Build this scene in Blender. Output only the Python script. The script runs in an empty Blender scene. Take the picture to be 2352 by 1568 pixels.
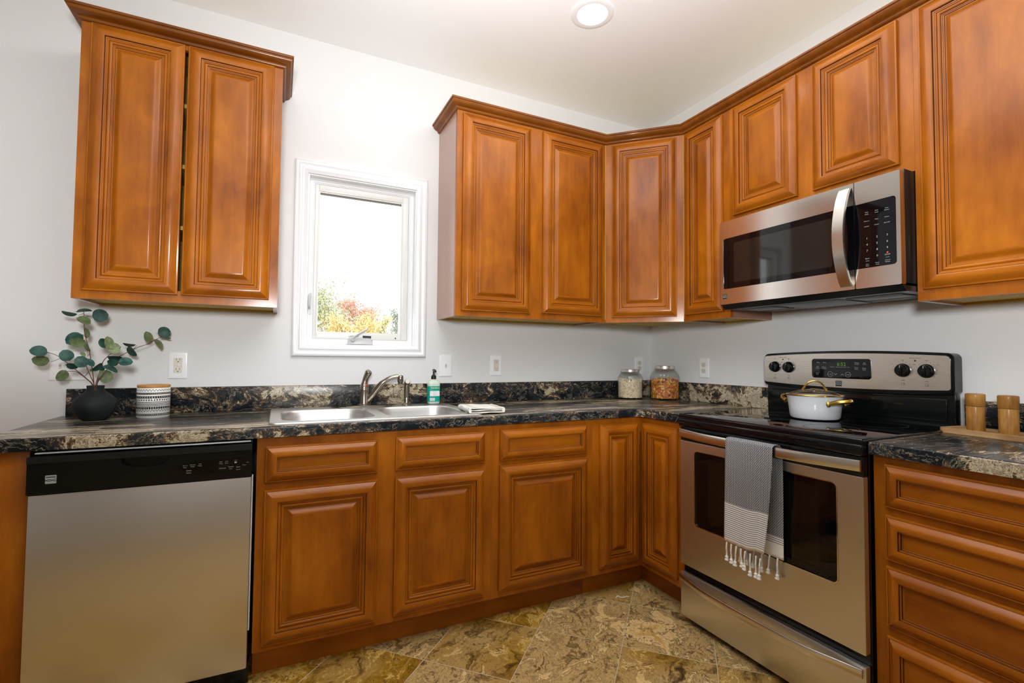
import bpy, bmesh, math, random
from mathutils import Vector, Matrix, Euler
random.seed(7)
C = bpy.context.scene.collection
PI = math.pi
rad = math.radians

# ------------------------------------------------------------------ camera, world, lights, exposure
sc = bpy.context.scene
def look(yaw, pit, rol):
    f = Vector((-math.sin(yaw)*math.cos(pit), math.cos(yaw)*math.cos(pit), math.sin(pit)))
    rt = Vector((math.cos(yaw), math.sin(yaw), 0)); up = rt.cross(f)
    R = rt*math.cos(rol)+up*math.sin(rol); U = up*math.cos(rol)-rt*math.sin(rol)
    M = Matrix((R, U, -f)).transposed().to_4x4()
    return M
cam_d = bpy.data.cameras.new('camera'); cam = bpy.data.objects.new('camera', cam_d); C.objects.link(cam)
cam.matrix_world = Matrix.Translation((-2.3022, -2.5695, 1.1635)) @ look(-0.4514, 0.0351, 0.0085)
cam_d.sensor_width = 36; cam_d.lens = 1108.29/2352*36; cam_d.clip_start = 0.05; cam_d.clip_end = 300
sc.camera = cam

world = bpy.data.worlds.new('overcast_sky'); sc.world = world; world.use_nodes = True
wb = world.node_tree.nodes['Background']; wb.inputs[0].default_value = (0.93, 0.97, 1.0, 1); wb.inputs[1].default_value = 2.8

def area(name, loc, target, sx, sy, power, col=(1, 1, 1), spread=180):
    l = bpy.data.lights.new(name, 'AREA'); l.shape = 'RECTANGLE'; l.size = sx; l.size_y = sy
    l.energy = power; l.color = col; l.spread = rad(spread)
    o = bpy.data.objects.new(name, l); C.objects.link(o); o.location = loc
    o.rotation_euler = (Vector(target)-Vector(loc)).to_track_quat('-Z', 'Y').to_euler()
    return o
# photographer's flash above the camera: tilted up over the worktops, its bounce off the ceiling; two added fill lamps at the unseen walls
def spot(name, loc, target, power, size, blend, radius, col=(1, 1, 1)):
    l = bpy.data.lights.new(name, 'SPOT'); l.energy = power; l.spot_size = rad(size); l.spot_blend = blend; l.shadow_soft_size = radius; l.color = col
    o = bpy.data.objects.new(name, l); C.objects.link(o); o.location = loc
    o.rotation_euler = (Vector(target)-Vector(loc)).to_track_quat('-Z', 'Y').to_euler()
    return o
spot('camera_flash', (-2.40, -2.74, 1.50), (-1.948, -1.988, 3.298), 122, 172, 0.17, 0.13, (0.965, 0.985, 1.0))
area('bounce_flash', (-2.0, -2.25, 1.66), (-1.7, -1.55, 2.75), 0.3, 0.3, 16, (0.965, 0.985, 1.0), 96)
area('ceiling_bounce', (-1.50, -1.45, 2.747), (-1.50, -1.45, 0.0), 2.0, 0.95, 13, (0.965, 0.985, 1.0), 180)
area('left_fill', (-5.33, -2.9, 1.25), (0, -2.3, 1.2), 1.5, 2.0, 0.8, (0.94, 0.97, 1.0))  # added fill lamp at the left wall, which has no glass door
area('rear_fill', (-2.6, -5.13, 1.75), (-2.4, -3.2, 2.2), 2.2, 1.3, 2, (0.96, 0.98, 1.0))  # added fill lamp to brighten the room behind; no window is built there
sc.view_settings.view_transform = 'Standard'; sc.view_settings.look = 'None'
sc.view_settings.gamma = 1.0; sc.view_settings.use_curve_mapping = False
sc.view_settings.exposure = 0.20
sc.cycles.use_denoising = True
sc.cycles.max_bounces = 10; sc.cycles.diffuse_bounces = 5; sc.cycles.glossy_bounces = 5
sc.cycles.transmission_bounces = 8; sc.cycles.transparent_max_bounces = 8
sc.cycles.caustics_reflective = False; sc.cycles.caustics_refractive = False
sc.cycles.sample_clamp_indirect = 6

# ------------------------------------------------------------------ material helpers
def new_mat(name):
    m = bpy.data.materials.new(name); m.use_nodes = True
    return m, m.node_tree.nodes, m.node_tree.links, m.node_tree.nodes['Principled BSDF']
def setp(b, **k):
    names = dict(col='Base Color', metal='Metallic', rough='Roughness', ior='IOR', coat='Coat Weight', coatr='Coat Roughness',
                 trans='Transmission Weight', emc='Emission Color', ems='Emission Strength', aniso='Anisotropic', spec='Specular IOR Level', alpha='Alpha', rot='Anisotropic Rotation')
    for a, v in k.items():
        if a in ('col', 'emc') and len(v) == 3: v = (*v, 1)
        b.inputs[names[a]].default_value = v
def plain(name, col, rough=0.5, **k):
    m, n, l, b = new_mat(name); setp(b, col=col, rough=rough, **k); return m
def node(n, t, **k):
    x = n.new(t)
    for a, v in k.items(): setattr(x, a, v)
    return x
def ramp(n, stops, interp='LINEAR'):
    r = n.new('ShaderNodeValToRGB'); e = r.color_ramp.elements; r.color_ramp.interpolation = interp
    while len(e) < len(stops): e.new(0.5)
    for x, (p, c) in zip(e, stops): x.position = p; x.color = (*c, 1) if len(c) == 3 else c
    return r
def mathn(n, l, op, a, b=None, c=None):
    x = n.new('ShaderNodeMath'); x.operation = op
    for i, v in enumerate((a, b, c)):
        if v is None: continue
        if isinstance(v, (int, float)): x.inputs[i].default_value = v
        else: l.new(v, x.inputs[i])
    return x.outputs[0]
def mixc(n, l, f, a, b, bt='MIX'):
    x = n.new('ShaderNodeMix'); x.data_type = 'RGBA'; x.blend_type = bt
    for i, v in ((0, f), (6, a), (7, b)):
        if isinstance(v, (int, float)): x.inputs[i].default_value = v
        elif isinstance(v, tuple): x.inputs[i].default_value = (*v, 1)
        else: l.new(v, x.inputs[i])
    return x.outputs[2]
def noise(n, l, vec, scale, detail=4, rough=0.5, dist=0.0):
    x = n.new('ShaderNodeTexNoise'); x.inputs['Scale'].default_value = scale; x.inputs['Detail'].default_value = detail
    x.inputs['Roughness'].default_value = rough; x.inputs['Distortion'].default_value = dist
    if vec is not None: l.new(vec, x.inputs['Vector'])
    return x
def bump(n, l, b, h, strength=0.1, dist=0.002):
    x = n.new('ShaderNodeBump'); x.inputs['Strength'].default_value = strength; x.inputs['Distance'].default_value = dist
    l.new(h, x.inputs['Height']); l.new(x.outputs[0], b.inputs['Normal'])

def wood(name, axis, stops, rough=0.42, coat=0.30, scale=1.0, stretch=14, coatr=0.15):
    """stained maple: soft blotches plus fine grain that runs along one axis"""
    m, n, l, b = new_mat(name)
    tc = n.new('ShaderNodeTexCoord'); oi = n.new('ShaderNodeObjectInfo')
    off = n.new('ShaderNodeVectorMath'); off.operation = 'ADD'
    sc_ = n.new('ShaderNodeVectorMath'); sc_.operation = 'SCALE'; sc_.inputs['Scale'].default_value = 37.0
    cb = n.new('ShaderNodeCombineXYZ')
    for i in range(3): l.new(oi.outputs['Random'], cb.inputs[i])
    l.new(cb.outputs[0], sc_.inputs[0]); l.new(tc.outputs['Object'], off.inputs[0]); l.new(sc_.outputs[0], off.inputs[1])
    mp = n.new('ShaderNodeMapping'); s = [stretch*scale]*3; s['xyz'.index(axis)] = 1.2*scale
    mp.inputs['Scale'].default_value = s; l.new(off.outputs[0], mp.inputs['Vector'])
    mp2 = n.new('ShaderNodeMapping'); s = [4.5*scale]*3; s['xyz'.index(axis)] = 2.0*scale
    mp2.inputs['Scale'].default_value = s; l.new(off.outputs[0], mp2.inputs['Vector'])
    blotch = noise(n, l, mp2.outputs[0], 1.3, 5, 0.6, 0.4)
    grain = noise(n, l, mp.outputs[0], 3.0, 5, 0.65, 0.2)
    v = mathn(n, l, 'ADD', mathn(n, l, 'MULTIPLY', blotch.outputs[0], 0.72), mathn(n, l, 'MULTIPLY', grain.outputs[0], 0.28))
    r = ramp(n, stops); l.new(v, r.inputs[0]); l.new(r.outputs[0], b.inputs['Base Color'])
    setp(b, rough=rough, coat=coat, coatr=coatr, spec=0.2)
    bump(n, l, b, grain.outputs[0], 0.05, 0.001)
    return m
maple = [(0.30, (0.175, 0.038, 0.001)), (0.44, (0.295, 0.078, 0.002)), (0.56, (0.385, 0.111, 0.003)), (0.70, (0.50, 0.158, 0.005))]
WV = wood('stained_maple_upright', 'z', maple); WH = wood('stained_maple_level', 'x', maple)
GLAZE = plain('dark_glaze', (0.085, 0.022, 0.002), 0.5)
CROWN = wood('crown_shaded_maple', 'x', [(0.3, (0.10, 0.024, 0.001)), (0.5, (0.18, 0.050, 0.003)), (0.7, (0.27, 0.082, 0.006))])  # maple made darker: shade on the down-facing moulding put into its colour
PLY = wood('unfinished_ply', 'x', [(0.3, (0.46, 0.30, 0.055)), (0.5, (0.60, 0.41, 0.09)), (0.7, (0.68, 0.48, 0.13))], 0.6, 0.0)
ACACIA = wood('acacia', 'z', [(0.3, (0.16, 0.060, 0.010)), (0.48, (0.34, 0.155, 0.032)), (0.6, (0.46, 0.24, 0.06)), (0.72, (0.22, 0.085, 0.015))], 0.4, 0.1, 3.0, 16)
BOARD = wood('acacia_board', 'x', [(0.3, (0.22, 0.10, 0.03)), (0.5, (0.46, 0.27, 0.12)), (0.7, (0.60, 0.42, 0.22))], 0.5, 0.0, 2.5, 14)
BAMBOO = wood('bamboo', 'x', [(0.3, (0.38, 0.17, 0.03)), (0.6, (0.60, 0.31, 0.09))], 0.45, 0.1, 4)

def wall_paint(name, col, bstr=0.06, bscale=160):
    m, n, l, b = new_mat(name); setp(b, col=col, rough=0.55, spec=0.3)
    tc = n.new('ShaderNodeTexCoord'); nz = noise(n, l, tc.outputs['Object'], bscale, 3, 0.6)
    bump(n, l, b, nz.outputs[0], bstr, 0.002); return m
WALL = wall_paint('wall_paint', (0.785, 0.785, 0.785))
REAR = wall_paint('rear_wall_dimmed', (0.50, 0.485, 0.46))  # unseen walls toned down to cut the light bounced onto the lower cabinets
CEIL = wall_paint('ceiling_texture', (0.91, 0.91, 0.92), 0.25, 22)
WHITE = plain('white_trim', (0.87, 0.885, 0.90), 0.22, coat=0.3)
VINYL = plain('white_vinyl', (0.80, 0.80, 0.77), 0.3)
PLATE = plain('white_plate', (0.92, 0.93, 0.94), 0.3)
IVORY = plain('ivory_device', (0.74, 0.71, 0.62), 0.35)
SLOT = plain('dark_slot', (0.03, 0.028, 0.025), 0.6)
SCREW = plain('screw', (0.6, 0.6, 0.58), 0.35, metal=0.6)

def granite():
    m, n, l, b = new_mat('dark_granite_laminate')
    tc = n.new('ShaderNodeTexCoord')
    # on level faces the figure runs in long streaks; on upright faces it is blotchier
    def mapped(rot, scl):
        mp = n.new('ShaderNodeMapping'); mp.inputs['Rotation'].default_value = rot; mp.inputs['Scale'].default_value = scl
        l.new(tc.outputs['Object'], mp.inputs[0]); return mp.outputs[0]
    g = n.new('ShaderNodeNewGeometry'); sx = n.new('ShaderNodeSeparateXYZ'); l.new(g.outputs['Normal'], sx.inputs[0])
    lev = mathn(n, l, 'GREATER_THAN', mathn(n, l, 'ABSOLUTE', sx.outputs[2]), 0.75)
    mv = n.new('ShaderNodeMix'); mv.data_type = 'VECTOR'; l.new(lev, mv.inputs[0])
    l.new(mapped((rad(35), rad(28), rad(20)), (4.0, 5.0, 6.5)), mv.inputs[4]); l.new(mapped((0, 0, rad(7)), (1.7, 8.5, 6.0)), mv.inputs[5])
    class _mp: outputs = [mv.outputs[1]]
    mp = _mp
    wv = noise(n, l, mp.outputs[0], 1.6, 5, 0.6, 0.6)
    wm = n.new('ShaderNodeVectorMath'); wm.operation = 'MULTIPLY_ADD'
    l.new(wv.outputs['Color'], wm.inputs[0]); wm.inputs[1].default_value = (1.5, 1.5, 1.5); l.new(mp.outputs[0], wm.inputs[2])
    big = noise(n, l, wm.outputs[0], 0.75, 3, 0.5, 0.3)
    mid = noise(n, l, wm.outputs[0], 2.2, 9, 0.72, 0.9)
    fine = noise(n, l, wm.outputs[0], 11, 7, 0.8, 0.8)
    zone = mathn(n, l, 'MULTIPLY', mathn(n, l, 'SUBTRACT', big.outputs[0], 0.42), 1.15)
    v = mathn(n, l, 'ADD', mathn(n, l, 'ADD', mid.outputs[0], zone), mathn(n, l, 'MULTIPLY', mathn(n, l, 'SUBTRACT', fine.outputs[0], 0.5), 0.55))
    r = ramp(n, [(0.000, (0.003, 0.0045, 0.0055)), (0.520, (0.006, 0.009, 0.011)), (0.580, (0.028, 0.036, 0.042)), (0.610, (0.008, 0.009, 0.009)),
                 (0.650, (0.14, 0.070, 0.026)), (0.670, (0.018, 0.018, 0.018)), (0.710, (0.50, 0.41, 0.26)), (0.765, (0.66, 0.58, 0.43)), (0.800, (0.045, 0.032, 0.025)), (0.850, (0.46, 0.37, 0.23)), (0.940, (0.33, 0.34, 0.33))])
    l.new(v, r.inputs[0])
    # thin pale veins
    vn = noise(n, l, wm.outputs[0], 1.15, 6, 0.6, 1.6)
    d = mathn(n, l, 'ABSOLUTE', mathn(n, l, 'SUBTRACT', vn.outputs[0], 0.5))
    vein = ramp(n, [(0.0, (1, 1, 1)), (0.012, (0.35, 0.35, 0.35)), (0.026, (0, 0, 0))]); l.new(d, vein.inputs[0])
    msk = mathn(n, l, 'MULTIPLY', vein.outputs[0], mathn(n, l, 'GREATER_THAN', fine.outputs[0], 0.47))
    col = mixc(n, l, mathn(n, l, 'MULTIPLY', msk, 0.65), r.outputs[0], (0.42, 0.36, 0.26))
    l.new(col, b.inputs['Base Color']); setp(b, rough=0.25, spec=0.3)
    return m
GRANITE = granite()

def floor_mat():
    m, n, l, b = new_mat('slate_look_tile')
    g = n.new('ShaderNodeNewGeometry'); s = n.new('ShaderNodeSeparateXYZ'); l.new(g.outputs['Position'], s.inputs[0])
    T = 0.3555; k = 1/(T*math.sqrt(2)); ax, ay = -0.764, -0.714
    x = mathn(n, l, 'SUBTRACT', s.outputs[0], ax); y = mathn(n, l, 'SUBTRACT', s.outputs[1], ay)
    u = mathn(n, l, 'MULTIPLY', mathn(n, l, 'ADD', x, y), k); v = mathn(n, l, 'MULTIPLY', mathn(n, l, 'SUBTRACT', y, x), k)
    fu = mathn(n, l, 'FLOOR', u); fv = mathn(n, l, 'FLOOR', v)
    cid = n.new('ShaderNodeCombineXYZ'); l.new(fu, cid.inputs[0]); l.new(fv, cid.inputs[1])
    wn = n.new('ShaderNodeTexWhiteNoise'); l.new(cid.outputs[0], wn.inputs['Vector'])
    uv = n.new('ShaderNodeCombineXYZ'); l.new(u, uv.inputs[0]); l.new(v, uv.inputs[1])
    off = n.new('ShaderNodeVectorMath'); off.operation = 'MULTIPLY_ADD'
    l.new(wn.outputs['Color'], off.inputs[0]); off.inputs[1].default_value = (40, 40, 40); l.new(uv.outputs[0], off.inputs[2])
    warp = noise(n, l, off.outputs[0], 2.2, 4, 0.6, 0.5)
    wm = n.new('ShaderNodeVectorMath'); wm.operation = 'MULTIPLY_ADD'
    l.new(warp.outputs['Color'], wm.inputs[0]); wm.inputs[1].default_value = (0.5, 0.5, 0.5); l.new(off.outputs[0], wm.inputs[2])
    mp = n.new('ShaderNodeMapping'); mp.inputs['Rotation'].default_value = (0, 0, rad(-40)); mp.inputs['Scale'].default_value = (1.0, 1.9, 1)
    l.new(wm.outputs[0], mp.inputs[0])
    a = noise(n, l, mp.outputs[0], 1.5, 10, 0.68, 0.9)
    f = noise(n, l, mp.outputs[0], 10, 6, 0.7, 1.2)
    val = mathn(n, l, 'ADD', mathn(n, l, 'MULTIPLY', a.outputs[0], 0.75), mathn(n, l, 'MULTIPLY', f.outputs[0], 0.25))
    r1 = ramp(n, [(0.36, (0.051, 0.033, 0.012)), (0.44, (0.246, 0.157, 0.058)), (0.49, (0.609, 0.413, 0.160)), (0.53, (0.290, 0.189, 0.072)), (0.58, (0.812, 0.580, 0.261)), (0.66, (0.551, 0.326, 0.087))])
    r2 = ramp(n, [(0.36, (0.065, 0.032, 0.003)), (0.44, (0.232, 0.120, 0.009)), (0.51, (0.377, 0.203, 0.016)), (0.56, (0.696, 0.457, 0.123)), (0.62, (0.406, 0.225, 0.023)), (0.68, (0.609, 0.384, 0.087))])
    l.new(val, r1.inputs[0]); l.new(val, r2.inputs[0])
    sel = n.new('ShaderNodeSeparateColor'); l.new(wn.outputs['Color'], sel.inputs[0])
    big = noise(n, l, off.outputs[0], 0.9, 2, 0.5)
    tsel = mathn(n, l, 'ADD', mathn(n, l, 'MULTIPLY', sel.outputs[0], 0.9), mathn(n, l, 'SUBTRACT', big.outputs[0], 0.62))
    rs = ramp(n, [(0.22, (0, 0, 0)), (0.50, (1, 1, 1))]); l.new(tsel, rs.inputs[0])
    col = mixc(n, l, rs.outputs[0], r1.outputs[0], r2.outputs[0])
    cr = noise(n, l, wm.outputs[0], 1.1, 5, 0.55, 1.0)
    cd = mathn(n, l, 'ABSOLUTE', mathn(n, l, 'SUBTRACT', cr.outputs[0], 0.52))
    crk = ramp(n, [(0.0, (1, 1, 1)), (0.005, (0.6, 0.6, 0.6)), (0.010, (0, 0, 0))]); l.new(cd, crk.inputs[0])
    cm = mathn(n, l, 'MULTIPLY', crk.outputs[0], mathn(n, l, 'GREATER_THAN', a.outputs[0], 0.50))
    col = mixc(n, l, mathn(n, l, 'MULTIPLY', cm, 0.8), col, (0.06, 0.04, 0.02))
    # grout
    def edge(t):
        fr = mathn(n, l, 'FRACT', t)
        return mathn(n, l, 'MINIMUM', fr, mathn(n, l, 'SUBTRACT', 1.0, fr))
    e = mathn(n, l, 'MINIMUM', edge(u), edge(v))
    gr = mathn(n, l, 'LESS_THAN', e, 0.0042)
    col = mixc(n, l, gr, col, (0.56, 0.48, 0.32))
    l.new(col, b.inputs['Base Color']); setp(b, rough=0.42, spec=0.4)
    h = mathn(n, l, 'SUBTRACT', val, mathn(n, l, 'MULTIPLY', gr, 0.3))
    bump(n, l, b, h, 0.5, 0.006)
    return m
FLOOR = floor_mat()

def steel(name, col, rough, aniso, axis):
    m, n, l, b = new_mat(name); setp(b, col=col, metal=1.0, rough=rough, aniso=aniso)
    tc = n.new('ShaderNodeTexCoord'); mp = n.new('ShaderNodeMapping'); s = [260.0]*3; s['xyz'.index(axis)] = 2.5
    mp.inputs['Scale'].default_value = s; l.new(tc.outputs['Object'], mp.inputs[0])
    nz = noise(n, l, mp.outputs[0], 3, 3, 0.6)
    rr = mathn(n, l, 'ADD', rough-0.025, mathn(n, l, 'MULTIPLY', nz.outputs[0], 0.05)); l.new(rr, b.inputs['Roughness'])
    c = ramp(n, [(0.3, tuple(x*0.965 for x in col)), (0.7, col)]); l.new(nz.outputs[0], c.inputs[0]); l.new(c.outputs[0], b.inputs['Base Color'])
    tg = n.new('ShaderNodeTangent'); tg.direction_type = 'RADIAL'; tg.axis = 'Z'; l.new(tg.outputs[0], b.inputs['Tangent'])
    return m
STEEL = steel('brushed_steel', (0.74, 0.715, 0.68), 0.36, 0.55, 'x')
STEELB = steel('brushed_steel_bright', (0.78, 0.735, 0.67), 0.28, 0.4, 'x')
SINK = steel('sink_steel', (0.60, 0.59, 0.57), 0.42, 0.2, 'x')
STEELM = steel('brushed_steel_reflective', (0.76, 0.735, 0.70), 0.16, 0.45, 'x')
NICKEL = plain('brushed_nickel', (0.30, 0.265, 0.215), 0.22, metal=1.0)
HANDLE = plain('satin_steel_handle', (0.72, 0.69, 0.64), 0.24, metal=1.0)
LOCKG = plain('grey_vinyl_hardware', (0.58, 0.60, 0.60), 0.3)
SIDE = plain('side_panel_sheen', (0.36, 0.165, 0.095), 0.35, coat=0.9, coatr=0.22)  # pinkish base colour carries the window light reflected on the cabinet sides
CHROME = plain('polished_metal', (0.75, 0.74, 0.72), 0.10, metal=1.0)
GOLD = plain('brass_gold', (0.72, 0.43, 0.08), 0.22, metal=1.0)
BLACKG = plain('black_glass', (0.002, 0.002, 0.003), 0.03, spec=0.42)
BLACK = plain('black_enamel', (0.003, 0.004, 0.004), 0.12, spec=0.35)
BLACKP = plain('black_plastic', (0.007, 0.009, 0.009), 0.3, spec=0.4)
DARKW = plain('dark_oven_window', (0.006, 0.005, 0.004), 0.06, spec=0.5)
MESHW = plain('oven_screen', (0.022, 0.017, 0.013), 0.25)
GREYM = plain('grey_vent', (0.16, 0.17, 0.18), 0.4, metal=0.4)
LTEXT = plain('pale_lettering', (0.36, 0.38, 0.38), 0.5)
DTEXT = plain('dark_lettering', (0.02, 0.02, 0.02), 0.5)
DIMTX = plain('dim_lettering', (0.10, 0.105, 0.105), 0.5)
RINGM = plain('burner_print', (0.022, 0.023, 0.024), 0.4)
BADGE = plain('silver_badge', (0.36, 0.40, 0.42), 0.35)
REDM = plain('red_mark', (0.75, 0.05, 0.03), 0.4)
GREEN, _n, _l, _b = new_mat('green_led'); setp(_b, col=(0.05, 0.12, 0.02), emc=(0.22, 0.60, 0.06), ems=0.22)
LAMP, _n, _l, _b = new_mat('lit_lamp'); setp(_b, col=(1, 1, 1), emc=(1.0, 0.97, 0.92), ems=12)
def glass(name, col=(1, 1, 1), rough=0.0, haze=0.0):
    m = bpy.data.materials.new(name); m.use_nodes = True; n = m.node_tree.nodes; l = m.node_tree.links; n.clear()
    o = n.new('ShaderNodeOutputMaterial'); t = n.new('ShaderNodeBsdfTransparent'); t.inputs[0].default_value = (*col, 1)
    gl = n.new('ShaderNodeBsdfGlossy'); gl.inputs['Roughness'].default_value = rough
    fr = n.new('ShaderNodeLayerWeight'); fr.inputs[0].default_value = 0.5; pw = mathn(n, l, 'POWER', fr.outputs['Facing'], 4.0)
    rf = mathn(n, l, 'MULTIPLY_ADD', pw, 0.6, 0.035)
    mx = n.new('ShaderNodeMixShader'); l.new(rf, mx.inputs[0]); l.new(t.outputs[0], mx.inputs[1]); l.new(gl.outputs[0], mx.inputs[2])
    last = mx
    if haze:
        df = n.new('ShaderNodeBsdfDiffuse'); df.inputs[0].default_value = (0.9, 0.9, 0.9, 1)
        m2 = n.new('ShaderNodeMixShader'); m2.inputs[0].default_value = haze; l.new(mx.outputs[0], m2.inputs[1]); l.new(df.outputs[0], m2.inputs[2]); last = m2
    l.new(last.outputs[0], o.inputs[0]); return m
PANE = glass('window_glass', (0.97, 0.98, 0.97))
JARG = glass('jar_glass', (0.975, 0.985, 0.98), 0.02)
LIDG = glass('lid_glass', (0.80, 0.78, 0.72), 0.02)
SOAPB = plain('clear_soap', (0.62, 0.70, 0.58), 0.12, spec=0.5)
TEAL = plain('teal_label', (0.0, 0.36, 0.27), 0.4)
LABELW = plain('white_label', (0.80, 0.84, 0.83), 0.5)
MATTEB, _n, _l, _b = new_mat('matte_black_clay'); setp(_b, rough=0.7, spec=0.25)
_t = _n.new('ShaderNodeTexCoord'); _z = noise(_n, _l, _t.outputs['Object'], 14, 5, 0.6)
_r = ramp(_n, [(0.35, (0.008, 0.011, 0.012)), (0.7, (0.022, 0.028, 0.030))]); _l.new(_z.outputs[0], _r.inputs[0]); _l.new(_r.outputs[0], _b.inputs['Base Color'])
bump(_n, _l, _b, _z.outputs[0], 0.2, 0.003)
CERAM = plain('white_ceramic', (0.80, 0.80, 0.79), 0.16, coat=0.4)
INK = plain('black_ink', (0.010, 0.010, 0.012), 0.25)
POT = plain('white_enamel', (0.66, 0.68, 0.71), 0.12, coat=0.4)
CLOTH = plain('white_cotton', (0.80, 0.79, 0.74), 0.9, spec=0.1)
CLOTHS = plain('beige_cotton_band', (0.64, 0.62, 0.53), 0.9, spec=0.1)
CLOTHG = plain('grey_cotton_stripe', (0.34, 0.34, 0.33), 0.9, spec=0.1)
STEM = plain('brown_stem', (0.13, 0.045, 0.022), 0.6)
def leafm(name, a, bb):
    m, n, l, b = new_mat(name); tc = n.new('ShaderNodeTexCoord'); nz = noise(n, l, tc.outputs['Object'], 55, 4, 0.6)
    r = ramp(n, [(0.35, a), (0.68, bb)]); l.new(nz.outputs[0], r.inputs[0]); l.new(r.outputs[0], b.inputs['Base Color']); setp(b, rough=0.5, spec=0.3); return m
LEAFD = leafm('leaf_top', (0.010, 0.045, 0.036), (0.040, 0.115, 0.090))
LEAFL = leafm('leaf_underside', (0.11, 0.16, 0.065), (0.22, 0.28, 0.135))
LEAFV = plain('leaf_vein', (0.20, 0.26, 0.11), 0.6)
PASTAW = plain('pale_pasta', (0.86, 0.74, 0.54), 0.5)
PASTA = [plain('orange_pasta', (0.62, 0.16, 0.03), 0.45), plain('yellow_pasta', (0.66, 0.34, 0.02), 0.45), plain('purple_pasta', (0.22, 0.045, 0.06), 0.45), plain('cream_pasta', (0.72, 0.46, 0.16), 0.45), plain('red_pasta', (0.42, 0.06, 0.02), 0.45)]
def towel_mat():
    m, n, l, b = new_mat('woven_towel'); setp(b, rough=0.95, spec=0.05)
    uv = n.new('ShaderNodeUVMap'); s = n.new('ShaderNodeSeparateXYZ'); l.new(uv.outputs[0], s.inputs[0])
    f = 2*PI/0.0078
    a = mathn(n, l, 'MULTIPLY', mathn(n, l, 'SINE', mathn(n, l, 'MULTIPLY', s.outputs[0], f/1.0)), mathn(n, l, 'SINE', mathn(n, l, 'MULTIPLY', s.outputs[1], f/1.25)))
    dot = mathn(n, l, 'GREATER_THAN', a, 0.10)
    dot2 = mathn(n, l, 'LESS_THAN', a, -0.10)
    weave = mathn(n, l, 'MAXIMUM', dot, mathn(n, l, 'MULTIPLY', dot2, 0.0))
    c1 = mixc(n, l, weave, (0.75, 0.75, 0.74), (0.018, 0.022, 0.035))
    c1 = mixc(n, l, mathn(n, l, 'MULTIPLY', dot2, 0.75), c1, (0.022, 0.028, 0.045))
    fr = mathn(n, l, 'FRACT', mathn(n, l, 'DIVIDE', s.outputs[1], 0.0076))
    st = mathn(n, l, 'LESS_THAN', fr, 0.30)
    c2 = mixc(n, l, st, (0.78, 0.77, 0.74), (0.12, 0.13, 0.15))
    # v runs along the towel, 0 at the front hem; plain hem, stripes, then weave
    e1 = mathn(n, l, 'MAXIMUM', mathn(n, l, 'LESS_THAN', s.outputs[1], 0.014), mathn(n, l, 'GREATER_THAN', s.outputs[1], 0.778))
    e2 = mathn(n, l, 'MAXIMUM', mathn(n, l, 'LESS_THAN', s.outputs[1], 0.148), mathn(n, l, 'GREATER_THAN', s.outputs[1], 0.752))
    c = mixc(n, l, e2, c1, c2); c = mixc(n, l, e1, c, (0.79, 0.77, 0.72))
    l.new(c, b.inputs['Base Color']); bump(n, l, b, a, 0.3, 0.001)
    return m
TOWEL = towel_mat()

# ------------------------------------------------------------------ object and mesh helpers
def tag(o, label=None, cat=None, group=None, kind=None):
    if label: o['label'] = label
    if cat: o['category'] = cat
    if group: o['group'] = group
    if kind: o['kind'] = kind
    return o
def thing(name, label, cat, loc=(0, 0, 0), rz=0, group=None, kind=None):
    o = bpy.data.objects.new(name, None); C.objects.link(o); o.empty_display_size = 0.05
    o.location = loc; o.rotation_euler = (0, 0, rz)
    return tag(o, label, cat, group, kind)
def obj(name, bm, mats, parent=None, loc=(0, 0, 0), rot=(0, 0, 0), smooth=32, recalc=True, label=None):
    if recalc: bmesh.ops.recalc_face_normals(bm, faces=bm.faces)
    a = rad(smooth)
    for f in bm.faces: f.smooth = True
    for e in bm.edges:
        if len(e.link_faces) == 2:
            try: e.smooth = e.calc_face_angle() < a
            except ValueError: e.smooth = False
    me = bpy.data.meshes.new(name); bm.to_mesh(me); bm.free()
    for m in (mats if isinstance(mats, (list, tuple)) else [mats]): me.materials.append(m)
    o = bpy.data.objects.new(name, me); C.objects.link(o); o.location = loc; o.rotation_euler = rot
    if parent: o.parent = parent
    if label: o['label'] = label
    return o
def B(): return bmesh.new()
def box(bm, x0, x1, y0, y1, z0, z1, bev=0, seg=2, mi=0):
    if x0 > x1: x0, x1 = x1, x0
    if y0 > y1: y0, y1 = y1, y0
    if z0 > z1: z0, z1 = z1, z0
    v = [bm.verts.new((x, y, z)) for x in (x0, x1) for y in (y0, y1) for z in (z0, z1)]
    q = [(0, 1, 3, 2), (4, 6, 7, 5), (0, 4, 5, 1), (2, 3, 7, 6), (0, 2, 6, 4), (1, 5, 7, 3)]
    fs = [bm.faces.new([v[i] for i in f]) for f in q]
    for f in fs: f.material_index = mi
    if bev:
        es = list({e for f in fs for e in f.edges})
        bmesh.ops.bevel(bm, geom=es, offset=bev, segments=seg, profile=0.5, affect='EDGES')
    return fs
def lathe(bm, prof, seg=32, M=None, mi=0, flute=None):
    """prof: (r, z) from one end to the other; r=0 closes"""
    M = M or Matrix(); rows = []
    for r, z in prof:
        if r < 1e-6: rows.append([bm.verts.new(M @ Vector((0, 0, z)))])
        else:
            row = []
            for i in range(seg):
                a = 2*PI*i/seg; rr = r*(1+(flute(i, seg, z) if flute else 0))
                row.append(bm.verts.new(M @ Vector((rr*math.cos(a), rr*math.sin(a), z))))
            rows.append(row)
    for A, D in zip(rows, rows[1:]):
        for i in range(seg):
            j = (i+1) % seg
            if len(A) == 1 and len(D) == 1: continue
            if len(A) == 1: f = bm.faces.new((A[0], D[i], D[j]))
            elif len(D) == 1: f = bm.faces.new((A[i], A[j], D[0]))
            else: f = bm.faces.new((A[i], A[j], D[j], D[i]))
            f.material_index = mi
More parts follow.
